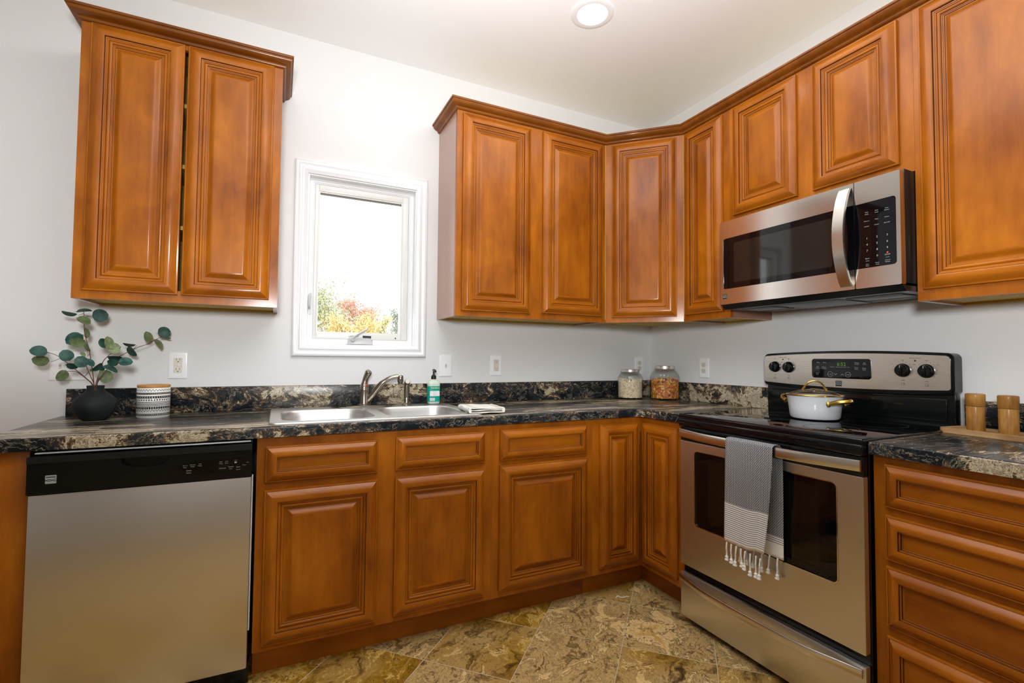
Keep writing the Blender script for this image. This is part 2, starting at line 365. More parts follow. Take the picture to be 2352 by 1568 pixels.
def cyl(bm, r, z0, z1, seg=24, M=None, mi=0, bev=0.0):
    if bev: lathe(bm, [(0, z0), (r-bev, z0), (r, z0+bev), (r, z1-bev), (r-bev, z1), (0, z1)], seg, M, mi)
    else: lathe(bm, [(0, z0), (r, z0), (r, z1), (0, z1)], seg, M, mi)
def tube(bm, pts, rads, seg=8, mi=0, cap=True, flat=None):
    pts = [Vector(p) for p in pts]
    if isinstance(rads, (int, float)): rads = [rads]*len(pts)
    rows = []; prev = None
    for i, p in enumerate(pts):
        t = (pts[min(i+1, len(pts)-1)]-pts[max(i-1, 0)]).normalized()
        if prev is None:
            ref = Vector((0, 0, 1)) if abs(t.z) < 0.9 else Vector((1, 0, 0))
            nx = t.cross(ref).normalized()
        else: nx = (prev-t*prev.dot(t)).normalized()
        prev = nx; ny = t.cross(nx)
        fl = flat or (1, 1)
        rows.append([bm.verts.new(p+nx*(math.cos(2*PI*k/seg)*rads[i]*fl[0])+ny*(math.sin(2*PI*k/seg)*rads[i]*fl[1])) for k in range(seg)])
    for A, D in zip(rows, rows[1:]):
        for k in range(seg):
            f = bm.faces.new((A[k], A[(k+1) % seg], D[(k+1) % seg], D[k])); f.material_index = mi
    if cap:
        for r in (rows[0][::-1], rows[-1]): f = bm.faces.new(r); f.material_index = mi
def smoothpath(pts, n=6):
    P = [Vector(p) for p in pts]; out = []
    for i in range(len(P)-1):
        a, b, c, d = P[max(i-1, 0)], P[i], P[i+1], P[min(i+2, len(P)-1)]
        for k in range(n):
            t = k/n
            out.append(0.5*((2*b)+(c-a)*t+(2*a-5*b+4*c-d)*t*t+(3*b-a-3*c+d)*t**3))
    out.append(P[-1]); return out
def rrect(x0, x1, y0, y1, r, n=5):
    if isinstance(r, (int, float)): r = [r]*4
    pts = []
    for (cx, cy, a), q in zip(((x1, y1, 0), (x0, y1, 90), (x0, y0, 180), (x1, y0, 270)), r):
        sx = -1 if cx == x1 else 1; sy = -1 if cy == y1 else 1
        if q <= 0: pts.append((cx, cy)); continue
        for k in range(n+1):
            t = rad(a+90*k/n); pts.append((cx+sx*q+q*math.cos(t), cy+sy*q+q*math.sin(t)))
    return pts
XY = lambda a, b, c: (a, b, c)
XZ = lambda a, b, c: (a, c, b)          # a->x, b->z, depth c->y
YZ = lambda a, b, c: (c, a, b)
def plate(bm, outer, holes, c0, c1, mp=XY, mi=0, side=None):
    """flat plate with holes between the depths c0 and c1"""
    side = mi if side is None else side
    loops = [outer]+list(holes); L0 = []; L1 = []; edges = []
    for lp in loops:
        a = [bm.verts.new(mp(p[0], p[1], c0)) for p in lp]; b = [bm.verts.new(mp(p[0], p[1], c1)) for p in lp]
        L0.append(a); L1.append(b)
    for L in (L0, L1):
        es = []
        for lp in L:
            for i in range(len(lp)): es.append(bm.edges.new((lp[i], lp[(i+1) % len(lp)])))
        r = bmesh.ops.triangle_fill(bm, use_beauty=True, use_dissolve=False, edges=es)
        for f in r['geom']:
            if isinstance(f, bmesh.types.BMFace): f.material_index = mi
    for a, b in zip(L0, L1):
        for i in range(len(a)):
            j = (i+1) % len(a); f = bm.faces.new((a[i], a[j], b[j], b[i])); f.material_index = side
def rings(bm, x0, x1, z0, z1, prof, y=0.0, mats=(0, 1, 2), cap=True, capmat=None):
    """mitred rectangle mouldings: prof rows are (inset, height toward the room, glaze?)"""
    rows = []
    for p in prof:
        d, h = p[0], p[1]
        rows.append([bm.verts.new(q) for q in ((x0+d, y-h, z0+d), (x1-d, y-h, z0+d), (x1-d, y-h, z1-d), (x0+d, y-h, z1-d))])
    for i in range(len(rows)-1):
        g = len(prof[i+1]) > 2
        for k in range(4):
            f = bm.faces.new((rows[i][k], rows[i][(k+1) % 4], rows[i+1][(k+1) % 4], rows[i+1][k]))
            f.material_index = mats[2] if g else (mats[1] if k in (0, 2) else mats[0])
    if cap:
        f = bm.faces.new(rows[-1]); f.material_index = mats[0] if capmat is None else capmat
def sweep(bm, path, prof, z0, mi=0):
    """moulding swept along a level path; prof is (outward, up), outward is to the right of travel"""
    P = [Vector((p[0], p[1])) for p in path]; n = len(P); rows = []
    for i in range(n):
        ds = []
        if i > 0: ds.append((P[i]-P[i-1]).normalized())
        if i < n-1: ds.append((P[i+1]-P[i]).normalized())
        ns = [Vector((d.y, -d.x)) for d in ds]
        m = ns[0] if len(ns) == 1 else (ns[0]+ns[1])/(1+ns[0].dot(ns[1]))
        rows.append([bm.verts.new((P[i].x+m.x*c, P[i].y+m.y*c, z0+u)) for c, u in prof])
    k = len(prof)
    for A, D in zip(rows, rows[1:]):
        for j in range(k):
            f = bm.faces.new((A[j], A[(j+1) % k], D[(j+1) % k], D[j])); f.material_index = mi
    bm.faces.new(rows[0][::-1]); bm.faces.new(rows[-1])
_fc = {}
def letters(bm, s, size, M, mi=0, align='CENTER'):
    cu = bpy.data.curves.new('t', 'FONT'); cu.body = s; cu.size = size; cu.align_x = align; cu.resolution_u = 2
    o = bpy.data.objects.new('t', cu); me = o.to_mesh()
    off = len(bm.verts); vs = [bm.verts.new(M @ v.co) for v in me.vertices]
    for p in me.polygons:
        try: f = bm.faces.new([vs[i] for i in p.vertices]); f.material_index = mi
        except ValueError: pass
    o.to_mesh_clear(); bpy.data.objects.remove(o); bpy.data.curves.remove(cu)
def FM(x, y, z, k=1.0):
    """letter frame on a front that faces local -y"""
    return Matrix(((1, 0, 0, x), (0, 0, -1, y), (0, 1, 0, z), (0, 0, 0, 1)))
def emblem(bm, x, y, z, w, h, mi_bg, mi_line, hgt=0.0012):
    """square maker's emblem: a name line over two crossing waves"""
    plate(bm, rrect(x-w/2, x+w/2, z-h/2, z+h/2, w*0.08, 3), [], y, y-hgt, XZ, mi_bg)
    yy = y-hgt-0.0003
    plate(bm, [(x-w*.42, z+h*.22), (x+w*.42, z+h*.22), (x+w*.42, z+h*.32), (x-w*.42, z+h*.32)], [], yy+.0002, yy, XZ, mi_line)
    for s in (1, -1):
        up = []; dn = []
        for k in range(13):
            t = k/12; xx = x-w*.5+w*t; zz = z-h*.10+s*h*.11*math.sin(2*PI*(t-.12)*0.95)
            up.append((xx, zz+h*.035)); dn.append((xx, zz-h*.035))
        plate(bm, up+dn[::-1], [], yy+.0002*(1+s*.3), yy-.0001*s, XZ, mi_line)

# ------------------------------------------------------------------ the room shell
L, N = -5.4, -5.2          # left and near ends of the room
HZ = 2.7536
WX0, WX1, WZ0, WZ1 = -2.19, -1.634, 1.216, 2.079      # rough opening of the window
bm = B(); plate(bm, [(L, 0), (0.12, 0), (0.12, HZ+.1), (L, HZ+.1)], [[(WX0, WZ0), (WX1, WZ0), (WX1, WZ1), (WX0, WZ1)]], 0, 0.14, XZ)
tag(obj('wall_back', bm, WALL), kind='structure')
bm = B(); box(bm, 0, 0.12, N, 0, 0, HZ+.1); tag(obj('wall_right', bm, WALL), kind='structure')
bm = B(); box(bm, L-.12, L, N, 0.14, 0, HZ+.1); tag(obj('wall_left', bm, REAR), kind='structure')
bm = B(); box(bm, L-.12, 0.12, N-.12, N, 0, HZ+.1); tag(obj('wall_front', bm, REAR), kind='structure')
bm = B(); box(bm, L-.12, 0.12, N-.12, 0.14, -0.1, 0); tag(obj('floor', bm, FLOOR), kind='structure')
LX, LY = -1.035, -0.775
hole = [(LX+0.070*math.cos(2*PI*k/40), LY+0.070*math.sin(2*PI*k/40)) for k in range(40)]
bm = B(); plate(bm, [(L, N), (0, N), (0, 0), (L, 0)], [hole], HZ, HZ+.1)
tag(obj('ceiling', bm, CEIL), kind='structure')

# recessed ceiling light
t = thing('recessed_light', 'round white recessed ceiling light, switched on', 'ceiling light', (LX, LY, HZ))
bm = B(); lathe(bm, [(0.066, 0.0), (0.098, -0.0005), (0.0975, -0.004), (0.085, -0.0075), (0.070, -0.006), (0.062, 0.006), (0.060, 0.035), (0.066, 0.04)], 48)
obj('trim_ring', bm, WHITE, t)
bm = B(); lathe(bm, [(0.0, 0.002), (0.035, 0.003), (0.056, 0.012), (0.060, 0.028), (0, 0.032)], 48)
obj('bulb', bm, LAMP, t, label='glowing lamp face')

# window in the back wall
w = thing('window_1', 'white casement window over the sink', 'window', (0, 0, 0), kind='structure')
bm = B(); rings(bm, -2.246, -1.581, 1.1656, 2.1334, [(0, 0), (0, .012), (.003, .0155), (.010, .018), (.016, .0175), (.019, .014), (.030, .013), (.033, .0155), (.045, .0145), (.048, .011), (.054, .0105), (.056, .008), (.0595, .007), (.0595, 0)], cap=False, mats=(0, 0, 0))
obj('window_casing', bm, WHITE, w, smooth=50)
bm = B()
plate(bm, [(WX0, WZ0), (WX1, WZ0), (WX1, WZ1), (WX0, WZ1)], [[(WX0+.012, WZ0+.010), (WX1-.012, WZ0+.010), (WX1-.012, WZ1-.012), (WX0+.012, WZ1-.012)]], 0.001, 0.06, XZ)
obj('window_jamb', bm, WHITE, w)
bm = B()
fx0, fx1, fz0, fz1 = WX0+.012, WX1-.012, WZ0+.010, WZ1-.012
rings(bm, fx0, fx1, fz0, fz1, [(0, -.06), (0, -.040), (.003, -.037), (.020, -.037), (.022, -.041), (.026, -.041), (.026, -.1)], cap=False, mats=(0, 0, 0))
obj('window_frame', bm, WHITE, w)
bm = B()
sx0, sx1, sz0, sz1 = -2.154, -1.673, 1.252, 2.044
plate(bm, [(sx0, sz0), (sx1, sz0), (sx1, sz1), (sx0, sz1)], [[(-2.126, 1.292), (-1.712, 1.292), (-1.712, 2.0), (-2.126, 2.0)]], 0.046, 0.085, XZ)
box(bm, sx0+.004, -2.132, .040, .048, sz0+.004, sz1-.004, .003); box(bm, -1.706, sx1-.004, .040, .048, sz0+.004, sz1-.004, .003)
box(bm, -2.13, -1.708, .041, .048, 1.256, 1.286, .003); box(bm, -2.13, -1.708, .041, .048, 2.006, 2.040, .003)
obj('sash', bm, VINYL, w)
bm = B(); box(bm, -2.127, -1.711, .062, .066, 1.291, 2.001); obj('pane', bm, PANE, w, label='clear glass pane')
bm = B(); box(bm, -2.126, -1.712, .056, .062, 1.992, 2.0); obj('screen_track', bm, plain('track_grey', (0.25, 0.24, 0.21), 0.5), w, label='grey strip along the top of the glass')
bm = B()
plate(bm, [(-1.985, 1.228), (-1.857, 1.228), (-1.862, 1.252), (-1.875, 1.262), (-1.968, 1.262), (-1.98, 1.252)], [], .036, .016, XZ)
bmesh.ops.bevel(bm, geom=list(bm.edges), offset=.003, segments=2, affect='EDGES')
cr = obj('crank_cover', bm, LOCKG, w)
bm = B(); cyl(bm, .012, 0, .016, 16, Matrix.Translation((-1.958, .016, 1.255)) @ Matrix.Rotation(PI/2, 4, 'X'), bev=.003)
tube(bm, smoothpath([(-1.958, .004, 1.255), (-1.945, 0, 1.272), (-1.915, -.004, 1.292), (-1.893, -.003, 1.305), (-1.888, 0, 1.312)], 4), [.008, .0085]+[.008]*13+[.009, .009], 10, flat=(1, .6))
obj('crank_handle', bm, LOCKG, cr)
bm = B(); plate(bm, rrect(-2.173, -2.155, 1.375, 1.480, .008, 4), [], .037, .031, XZ); lk = obj('sash_lock', bm, LOCKG, w)
bm = B(); tube(bm, smoothpath([(-2.164, .030, 1.478), (-2.166, .018, 1.470), (-2.169, .010, 1.445), (-2.169, .012, 1.415), (-2.167, .024, 1.405)], 4), .0055, 8)
obj('lock_lever', bm, LOCKG, lk)
bm = B(); letters(bm, 'LARSON', .013, FM(-1.975, .0405, 1.2665), align='LEFT')
plate(bm, [(-1.905, 1.263), (-1.862, 1.262), (-1.862, 1.275), (-1.905, 1.276)], [], .0408, .0402, XZ)
plate(bm, [(-1.738, 1.262), (-1.731, 1.262), (-1.733, 1.271), (-1.736, 1.271)], [], .0408, .0402, XZ)
obj('sash_lettering', bm, DTEXT, w)

# ------------------------------------------------------------------ outdoors
bm = B(); box(bm, -40, 60, 0.6, 90, -0.6, -0.5); tag(obj('ground_outside', bm, plain('dry_grass', (0.30, 0.27, 0.12), 0.9)), kind='structure')
BARK = plain('bark', (0.34, 0.30, 0.27), 0.9)
def tree(label, x, y, top, width, cols, n, group, leaf=0.11, low=0.3, sparse=1.0, seed=1):
    rnd = random.Random(seed); t = thing('autumn_tree', label, 'tree', (x, y, -0.5), 0, group)
    h = top+0.5; bm = B(); tips = []
    tube(bm, [(0, 0, 0), (.03, 0, h*.35), (0, .05, h*.6), (.02, 0, h*.8)], [.14, .11, .07, .03], 8)
    for k in range(26):
        a = rnd.uniform(0, 2*PI); z = rnd.uniform(.28, .75)*h; rr = width*rnd.uniform(.45, .95)
        e = Vector((math.cos(a)*rr, math.sin(a)*rr, min(z+rnd.uniform(.1, .32)*h, h*1.0)))
        m = Vector((e.x*.45, e.y*.45, (z+e.z)/2+.02*h)); tube(bm, [(0, 0, z), m, e], [.035, .02, .007], 5); tips += [m.lerp(e, .5), e, e.lerp(Vector((0, 0, h*.8)), .4)]
    obj('trunk', bm, BARK, t)
    bm = B()
    cl = [(p, rnd.uniform(.28, .5)*width) for p in tips]
    for i in range(n):
        p, r = rnd.choice(cl)
        c = p+Vector((rnd.gauss(0, 1), rnd.gauss(0, 1), rnd.gauss(0, .8)))*r*.42*sparse
        if c.z < low*h: c.z = low*h+rnd.random()*.4
        if c.z > h*1.04: continue
        s = leaf*rnd.uniform(.5, 1.3); q = Euler((rnd.uniform(0, 6), rnd.uniform(0, 6), rnd.uniform(0, 6))).to_matrix()
        vs = [bm.verts.new(c+q @ Vector(v)) for v in ((-s, 0, 0), (0, -s*.55, s*.15), (s, 0, 0), (0, s*.55, s*.15))]
        f = bm.faces.new(vs); f.material_index = rnd.choice(range(len(cols)))
    obj('foliage', bm, cols, t, recalc=False)
    return t
F = lambda nme, c: plain(nme, c, 0.8, spec=0.1)  # foliage colours are whitened: outdoor haze and glare put into them
GT = [F('foliage_grey_green', (0.42, 0.45, 0.32)), F('foliage_olive', (0.52, 0.54, 0.36)), F('foliage_yellowish', (0.66, 0.64, 0.42))]
YT = [F('foliage_gold', (0.86, 0.68, 0.30)), F('foliage_yellow', (0.92, 0.80, 0.46)), F('foliage_tan', (0.68, 0.54, 0.32))]
RT = [F('foliage_red', (0.68, 0.33, 0.26)), F('foliage_rust', (0.76, 0.43, 0.33)), F('foliage_pinkish', (0.66, 0.48, 0.42))]
DT = [F('foliage_grey', (0.52, 0.54, 0.49)), F('foliage_dark_grey', (0.40, 0.43, 0.39))]
tree('grey-green tree at the left edge of the window view', -1.2, 25, 5.3, 2.3, GT, 9000, 'trees beyond the window', .062, .15, seed=2)
tree('golden yellow tree low in the window view', 0.55, 20, 3.05, 1.3, YT, 9000, 'trees beyond the window', .055, .1, seed=4)
tree('red-leaved tree in the middle of the window view', 2.45, 31, 5.2, 1.7, RT, 7000, 'trees beyond the window', .065, .2, seed=6)
tree('sparse reddish tree between the yellow and the red trees', 1.15, 36, 5.5, 1.2, RT, 1800, 'trees beyond the window', .06, .25, seed=9)
tree('yellow-green bush right of the red tree', 2.35, 23, 3.25, .62, [GT[2], GT[1], YT[1]], 3500, 'trees beyond the window', .055, .1, seed=11)
tree('thin grey tree at the right edge of the window view', 4.3, 26, 4.4, 1.1, DT, 2800, 'trees beyond the window', .06, .1, seed=13)

# ------------------------------------------------------------------ cabinets
def sinprof(d0, d1, h0, amp, a0, a1, n):
    return [(d0+(d1-d0)*k/n, h0+amp*math.sin(a0+(a1-a0)*k/n)) for k in range(1, n+1)]
DOOR = [(0, 0), (0, .009), (.0015, .0115), (.0055, .0125), (.0062, .0112), (.0075, .0122)]
DOOR += sinprof(.0075, .044, .0122, .0130, 0, PI*.70, 11)
DOOR += [(.0452, .0170, 1), (.0462, .0178), (.0500, .0168), (.0508, .0148), (.0540, .0142), (.0552, .0118)]
DOOR += sinprof(.0552, .0660, .0124, .0036, .1, PI*.95, 6)
DOOR += [(.0668, .0104, 1), (.0700, .0100), (.0708, .0078), (.0738, .0074), (.0746, .0046, 1), (.0775, .0040)]
DOOR += [(.0775+.0215*k/7, .0040+.0112*math.sin(PI/2*(k/7))**1.35) for k in range(1, 8)]+[(.1005, .0152)]
DRAW = [(0, 0), (0, .009), (.0015, .0115), (.0055, .0125), (.0062, .0114, 1), (.0075, .0125)]
DRAW += sinprof(.0075, .038, .0125, .0120, 0, PI*.70, 10)
DRAW += [(.0387, .0165, 1), (.0400, .0168), (.0425, .0160), (.0434, .0100, 1), (.0455, .0092), (.0475, .0095)]
def door(parent, name, x0, x1, z0, z1, y, prof=DOOR, hor=False, label=None):
    """one panelled door or drawer front, with its own origin at its lower left corner"""
    bm = B(); rings(bm, 0, x1-x0, 0, z1-z0, prof, 0, capmat=1 if hor else 0)
    bm.faces.new([v for v in bm.verts][:4][::-1])
    return obj(name, bm, [WV, WH, GLAZE], parent, (x0, y, z0), smooth=24, label=label)
def wall_cabinet(name, label, loc, rz, w, h, depth, doors, openings=None, z_lip=.010):
    t = thing(name, label, 'wall cabinet', loc, rz)
    bm = B(); k = .016; f = depth-.019
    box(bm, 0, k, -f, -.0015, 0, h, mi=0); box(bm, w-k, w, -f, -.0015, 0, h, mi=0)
    box(bm, k, w-k, -f, -.0015, z_lip, z_lip+k, mi=1); box(bm, k, w-k, -f, -.0015, h-k, h, mi=1)
    box(bm, k, w-k, -.008, -.0015, z_lip+k, h-k, mi=1); box(bm, k, w-k, -.020, -.0015, .001, z_lip, mi=1)
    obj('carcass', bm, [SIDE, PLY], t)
    ops = openings or [(a+.016, b-.016, c+.016, d-.016) for a, b, c, d in doors]
    bm = B(); plate(bm, [(0, 0), (w, 0), (w, h), (0, h)], [[(a, c), (b, c), (b, d), (a, d)] for a, b, c, d in ops], -f-.0003, -depth, XZ)
    obj('face_frame', bm, [WV], t)
    for a, b, c, d in doors: door(t, 'door', a, b, c, d, -depth-.0008)
    return t
CR = [(0, 0), (.005, 0), (.008, .003), (.0105, .007), (.0105, .010), (.0135, .0125), (.0165, .0140), (.0225, .0165), (.0280, .0205), (.0325, .0265), (.0350, .0320), (.0350, .0350), (.0395, .0358), (.0405, .0375), (.0405, .0445), (.039, .0458), (0, .0458)]
D = .3055; ZU = 1.3735; TU = 2.445-ZU
RZR = -PI/2                       # right-wall units face -x
# left of the window: two doors, crown on three sides
LW = .672; L1 = -2.982
t = wall_cabinet('wall_cabinet', 'tall two-door upper cabinet alone left of the window, with its own crown', (L1, 0, 1.3695), 0, LW, 2.435-1.3695, D,
    [(.030, .322, .030, 1.026), (.333, .640, .030, 1.026)], [(.046, LW-.046, .046, 1.010)])
bm = B(); box(bm, .05, LW-.05, -.25, -.02, .30, .316); box(bm, .05, LW-.05, -.25, -.02, .55, .566); box(bm, .05, LW-.05, -.25, -.02, .80, .816); obj('shelf', bm, PLY, t, label='pale shelves behind the door gap')
bm = B(); sweep(bm, [(-.0005, -.0015), (-.0005, -D-.0005), (LW+.0005, -D-.0005), (LW+.0005, -.0015)], CR, 2.3985-1.3695); obj('crown_moulding', bm, CROWN, t, smooth=50)
# right of the window
M1 = -1.5192
wall_cabinet('wall_cabinet', 'wide two-door upper cabinet right of the window, its left side exposed', (M1, 0, ZU), 0, -.6105-M1, TU, D,
    [(.030, .415, .027, 1.024), (.490, .884, .034, 1.027)])
# diagonal corner cabinet
t = thing('corner_wall_cabinet', 'diagonal single-door upper cabinet across the corner of the room', 'wall cabinet', (0, 0, ZU))
bm = B(); e = .0012
pent = [(-e, -e), (-.6095, -e), (-.6095, -D+.004), (-D+.004, -.6095), (-e, -.6095)]
plate(bm, pent, [], .018, TU); obj('carcass', bm, [PLY], t)
q = .6095-D; dl = math.hypot(q, q); di = (1/math.sqrt(2), -1/math.sqrt(2))
holder_rz = -PI/4
bm = B(); plate(bm, [(.002, 0), (dl-.002, 0), (dl-.002, TU), (.002, TU)], [[(.055, .045), (dl-.055, .045), (dl-.055, 1.01), (.055, 1.01)]], 0, .018, XZ)
o = obj('face_frame', bm, [WV], t, (-.6095, -D, 0), (0, 0, holder_rz))
bm = B(); rings(bm, 0, .352, 0, .998, DOOR); bm.faces.new([v for v in bm.verts][:4][::-1])
o = obj('door', bm, [WV, WH, GLAZE], t, (-.6095+di[0]*.040-.0006, -D+di[1]*.040-.0006, .028), (0, 0, holder_rz), smooth=24)
# narrow cabinet
wall_cabinet('wall_cabinet', 'narrow single-door upper cabinet between the corner and the microwave', (0, -.6105, ZU), RZR, .3000, TU, D, [(.016, .264, .034, 1.027)])
# over the microwave
ZM = 1.834
wall_cabinet('wall_cabinet', 'short two-door upper cabinet above the microwave', (0, -.9110, ZM), RZR, .7700, 2.445-ZM, D,
    [(.026, .349, .036, .567), (.417, .727, .036, .567)])
# right end
wall_cabinet('wall_cabinet', 'tall upper cabinet at the right edge, beside the microwave', (0, -1.6815, ZU), RZR, .46, TU, D, [(.020, .440, .038, 1.027)])
bm = B(); sweep(bm, [(M1-.0005, -.0015), (M1-.0005, -D-.0005), (-.610, -D-.0005), (-D-.0005, -.610), (-D-.0005, -2.141)], CR, 2.4115)
tag(obj('crown_moulding', bm, CROWN, smooth=50), 'long stained crown moulding along the tops of the corner upper cabinets', 'crown moulding')

# base cabinets
BF = .6105; TK = .116; CT = .874
def base_cabinet(name, label, loc, rz, w, fronts, tk=True):
    t = thing(name, label, 'base cabinet', loc, rz)
    bm = B(); f = BF-.019
    box(bm, 0, .016, -f, -.0015, TK, CT-.0005); box(bm, w-.016, w, -f, -.0015, TK, CT-.0005); box(bm, .016, w-.016, -f, -.0015, TK, TK+.016, mi=1); box(bm, .016, w-.016, -.01, -.0015, TK+.016, CT-.0005, mi=1)
    box(bm, .0, w, -.50, -.48, .0, TK, mi=0)
    obj('carcass', bm, [WV, PLY], t)
    bm = B(); plate(bm, [(0, TK), (w, TK), (w, CT-.0005), (0, CT-.0005)], [[(a+.016, c+.016), (b-.016, c+.016), (b-.016, d-.016), (a+.016, d-.016)] for nme, a, b, c, d in fronts], -f-.0003, -BF, XZ)
    obj('face_frame', bm, [WV], t)
    bm = B(); box(bm, 0, w, -.532, -.520, 0.0005, TK-.001); obj('toe_kick', bm, [WH], t)
    for nme, a, b, c, d in fronts:
        if nme == 'door': door(t, 'door', a, b, c, d, -BF-.0008)
        else: door(t, 'drawer_front', a, b, c, d, -BF-.0008, DRAW, True)
    return t
S0 = -2.3612
base_cabinet('sink_base_cabinet', 'wide base cabinet under the sink with two doors and two false drawer fronts', (S0, 0, 0), 0, 1.4449+S0*-1-2*1.4449 if False else -1.4455-S0,
    [('drawer', .027, .422, .711, .840), ('drawer', .492, .880, .712, .846), ('door', .027, .424, .136, .684), ('door', .492, .880, .140, .686)])
base_cabinet('base_cabinet', 'base cabinet with one drawer over one door, between sink and corner', (-1.4450, 0, 0), 0, .5320,
    [('drawer', .034, .496, .711, .848), ('door', .034, .500, .144, .691)])
# corner unit with two leaves meeting at an inside corner
t = thing('corner_base_cabinet', 'corner base cabinet with two narrow doors meeting at the inside corner', 'base cabinet', (0, 0, 0))
bm = B(); f = BF-.019
plate(bm, [(-.9125, -.0015), (-.0015, -.0015), (-.0015, -.9165), (-f, -.9165), (-f, -f), (-.9125, -f)], [], TK, CT-.0005); obj('carcass', bm, [PLY], t)
bm = B()
plate(bm, [(-.9125, TK), (-f, TK), (-f, CT-.0005), (-.9125, CT-.0005)], [], -f-.0003, -BF, XZ)
plate(bm, [(-.9165, TK), (-BF, TK), (-BF, CT-.0005), (-.9165, CT-.0005)], [], -f-.0003, -BF, YZ)
obj('face_frame', bm, [WV], t)
bm = B(); box(bm, -.9125, -.520, -.532, -.520, .0005, TK-.001); box(bm, -.532, -.520, -.9165, -.532, .0005, TK-.001); obj('toe_kick', bm, [WH], t)
door(t, 'door', -.8730, -.6335, .146, .844, -BF-.0008)
bm = B(); rings(bm, 0, .2360, 0, .698, DOOR); bm.faces.new([v for v in bm.verts][:4][::-1])
obj('door', bm, [WV, WH, GLAZE], t, (-BF-.0008, -.6345, .146), (0, 0, RZR), smooth=24)
bm = B(); tube(bm, [(-.6275, -.6275, .17), (-.6275, -.6275, .80)], .0022, 8); obj('piano_hinge', bm, CHROME, t, label='thin bright hinge strip between the doors')
# drawer bank at the right
base_cabinet('drawer_base_cabinet', 'bank of four drawers at the right edge beside the range', (0, -1.6915, 0), RZR, .46,
    [('drawer', .034, .426, .719, .850), ('drawer', .034, .426, .562, .696), ('drawer', .034, .426, .361, .543), ('drawer', .034, .426, .140, .335)])
# end panel left of the dishwasher
bm = B(); box(bm, -3.085, -2.970, -BF, -.0015, .0005, CT-.0005, .001); tag(obj('end_panel', bm, [WV]), 'plain stained wood end panel left of the dishwasher', 'cabinet panel')

# ------------------------------------------------------------------ worktops
CZ0, CZ1 = .8742, .914
def worktop(name, label, outer, holes, splashes, front):
    t = thing(name, label, 'worktop', (0, 0, 0))
    bm = B(); plate(bm, outer, holes, CZ0, CZ1)
    es = [e for e in bm.edges if all(abs(v.co.z-CZ1) < 1e-5 for v in e.verts) and front(e.verts[0].co, e.verts[1].co)]
    bmesh.ops.bevel(bm, geom=es, offset=.007, segments=4, profile=.5, affect='EDGES')
    obj('countertop', bm, GRANITE, t, smooth=40)
    for s in splashes:
        bm = B(); box(bm, *s, bev=.0025); obj('backsplash', bm, GRANITE, t)
    return t
CE = -3.093; CF = -.6355
sinkhole = rrect(-2.305, -1.500, -.580, -.060, .05)
def fr(a, b):
    on = lambda v: abs(v.y-CF) < 1e-4 or abs(v.x-CF) < 1e-4 or abs(v.x-CE) < 1e-4 or abs(v.x+v.y-(2*CF-.024)) < 1e-4
    mid = (a+b)/2
    return on(a) and on(b) and on(mid) and (b-a).length > .01
worktop('worktop', 'long dark granite-look worktop with backsplash, running past the sink to the range',
    [(CE, -.0012), (-.0012, -.0012), (-.0012, -.9165), (CF, -.9165), (CF, CF-.024), (CF-.024, CF), (CE, CF)], [sinkhole],
    [(CE+.023, -.0215, -.021, -.0013, CZ1+.0003, 1.0245), (-.021, -.0013, -.9165, -.0013, CZ1+.0003, 1.0245)], fr)
worktop('worktop', 'short dark granite-look worktop at the right edge under the wooden board',
    [(-.0012, -1.6905), (-.0012, -2.17), (CF, -2.17), (CF, -1.6905)], [], [(-.021, -.0013, -2.17, -1.6905, CZ1+.0003, 1.0245)],
    lambda a, b: abs(a.x-CF) < 1e-4 and abs(b.x-CF) < 1e-4)

# ------------------------------------------------------------------ sink and its fittings
t = thing('kitchen_sink', 'double-bowl stainless steel drop-in sink below the window', 'sink', (0, 0, CZ1))
RX0, RX1, RY0, RY1 = -2.327, -1.480, -.597, -.035
b1 = (-2.287, -1.928, -.562, -.165); b2 = (-1.882, -1.520, -.562, -.165)
bm = B()
plate(bm, rrect(RX0+.004, RX1-.004, RY0+.004, RY1-.004, .022, 6), [rrect(*b1, .085, 8), rrect(*b2, .085, 8)], .0055, .0060)
o1 = rrect(RX0, RX1, RY0, RY1, .026, 6); o2 = rrect(RX0+.004, RX1-.004, RY0+.004, RY1-.004, .022, 6); o3 = rrect(RX0+.002, RX1-.002, RY0+.002, RY1-.002, .024, 6)
def loft(bm, loops, closed_bottom=True, mi=0):
    rows = [[bm.verts.new((p[0], p[1], z)) for p in lp] for lp, z in loops]
    for A, D_ in zip(rows, rows[1:]):
        for i in range(len(A)):
            j = (i+1) % len(A); f = bm.faces.new((A[i], A[j], D_[j], D_[i])); f.material_index = mi
    if closed_bottom: f = bm.faces.new(rows[-1]); f.material_index = mi
loft(bm, [(o2, .006), (o3, .0052), (o1, .0022), (o1, .0004)], False)
obj('rim', bm, SINK, t, smooth=50)
for bb in (b1, b2):
    bm = B(); ins = lambda d, r: rrect(bb[0]+d, bb[1]-d, bb[2]+d, bb[3]-d, max(r, .01), 8)
    loft(bm, [(ins(-.0005, .0855), .0060), (ins(.002, .084), .0035), (ins(.005, .083), -.004), (ins(.007, .082), -.02), (ins(.016, .078), -.14), (ins(.028, .07), -.158), (ins(.05, .055), -.165)])
    o = obj('bowl', bm, SINK, t, smooth=60)
    bm = B(); lathe(bm, [(0, -.1635), (.02, -.1635), (.030, -.162), (.042, -.1635), (.044, -.1645), (0, -.1648)], 24, Matrix.Translation(((bb[0]+bb[1])/2, (bb[2]+bb[3])/2, 0)))
    obj('drain', bm, CHROME, o)
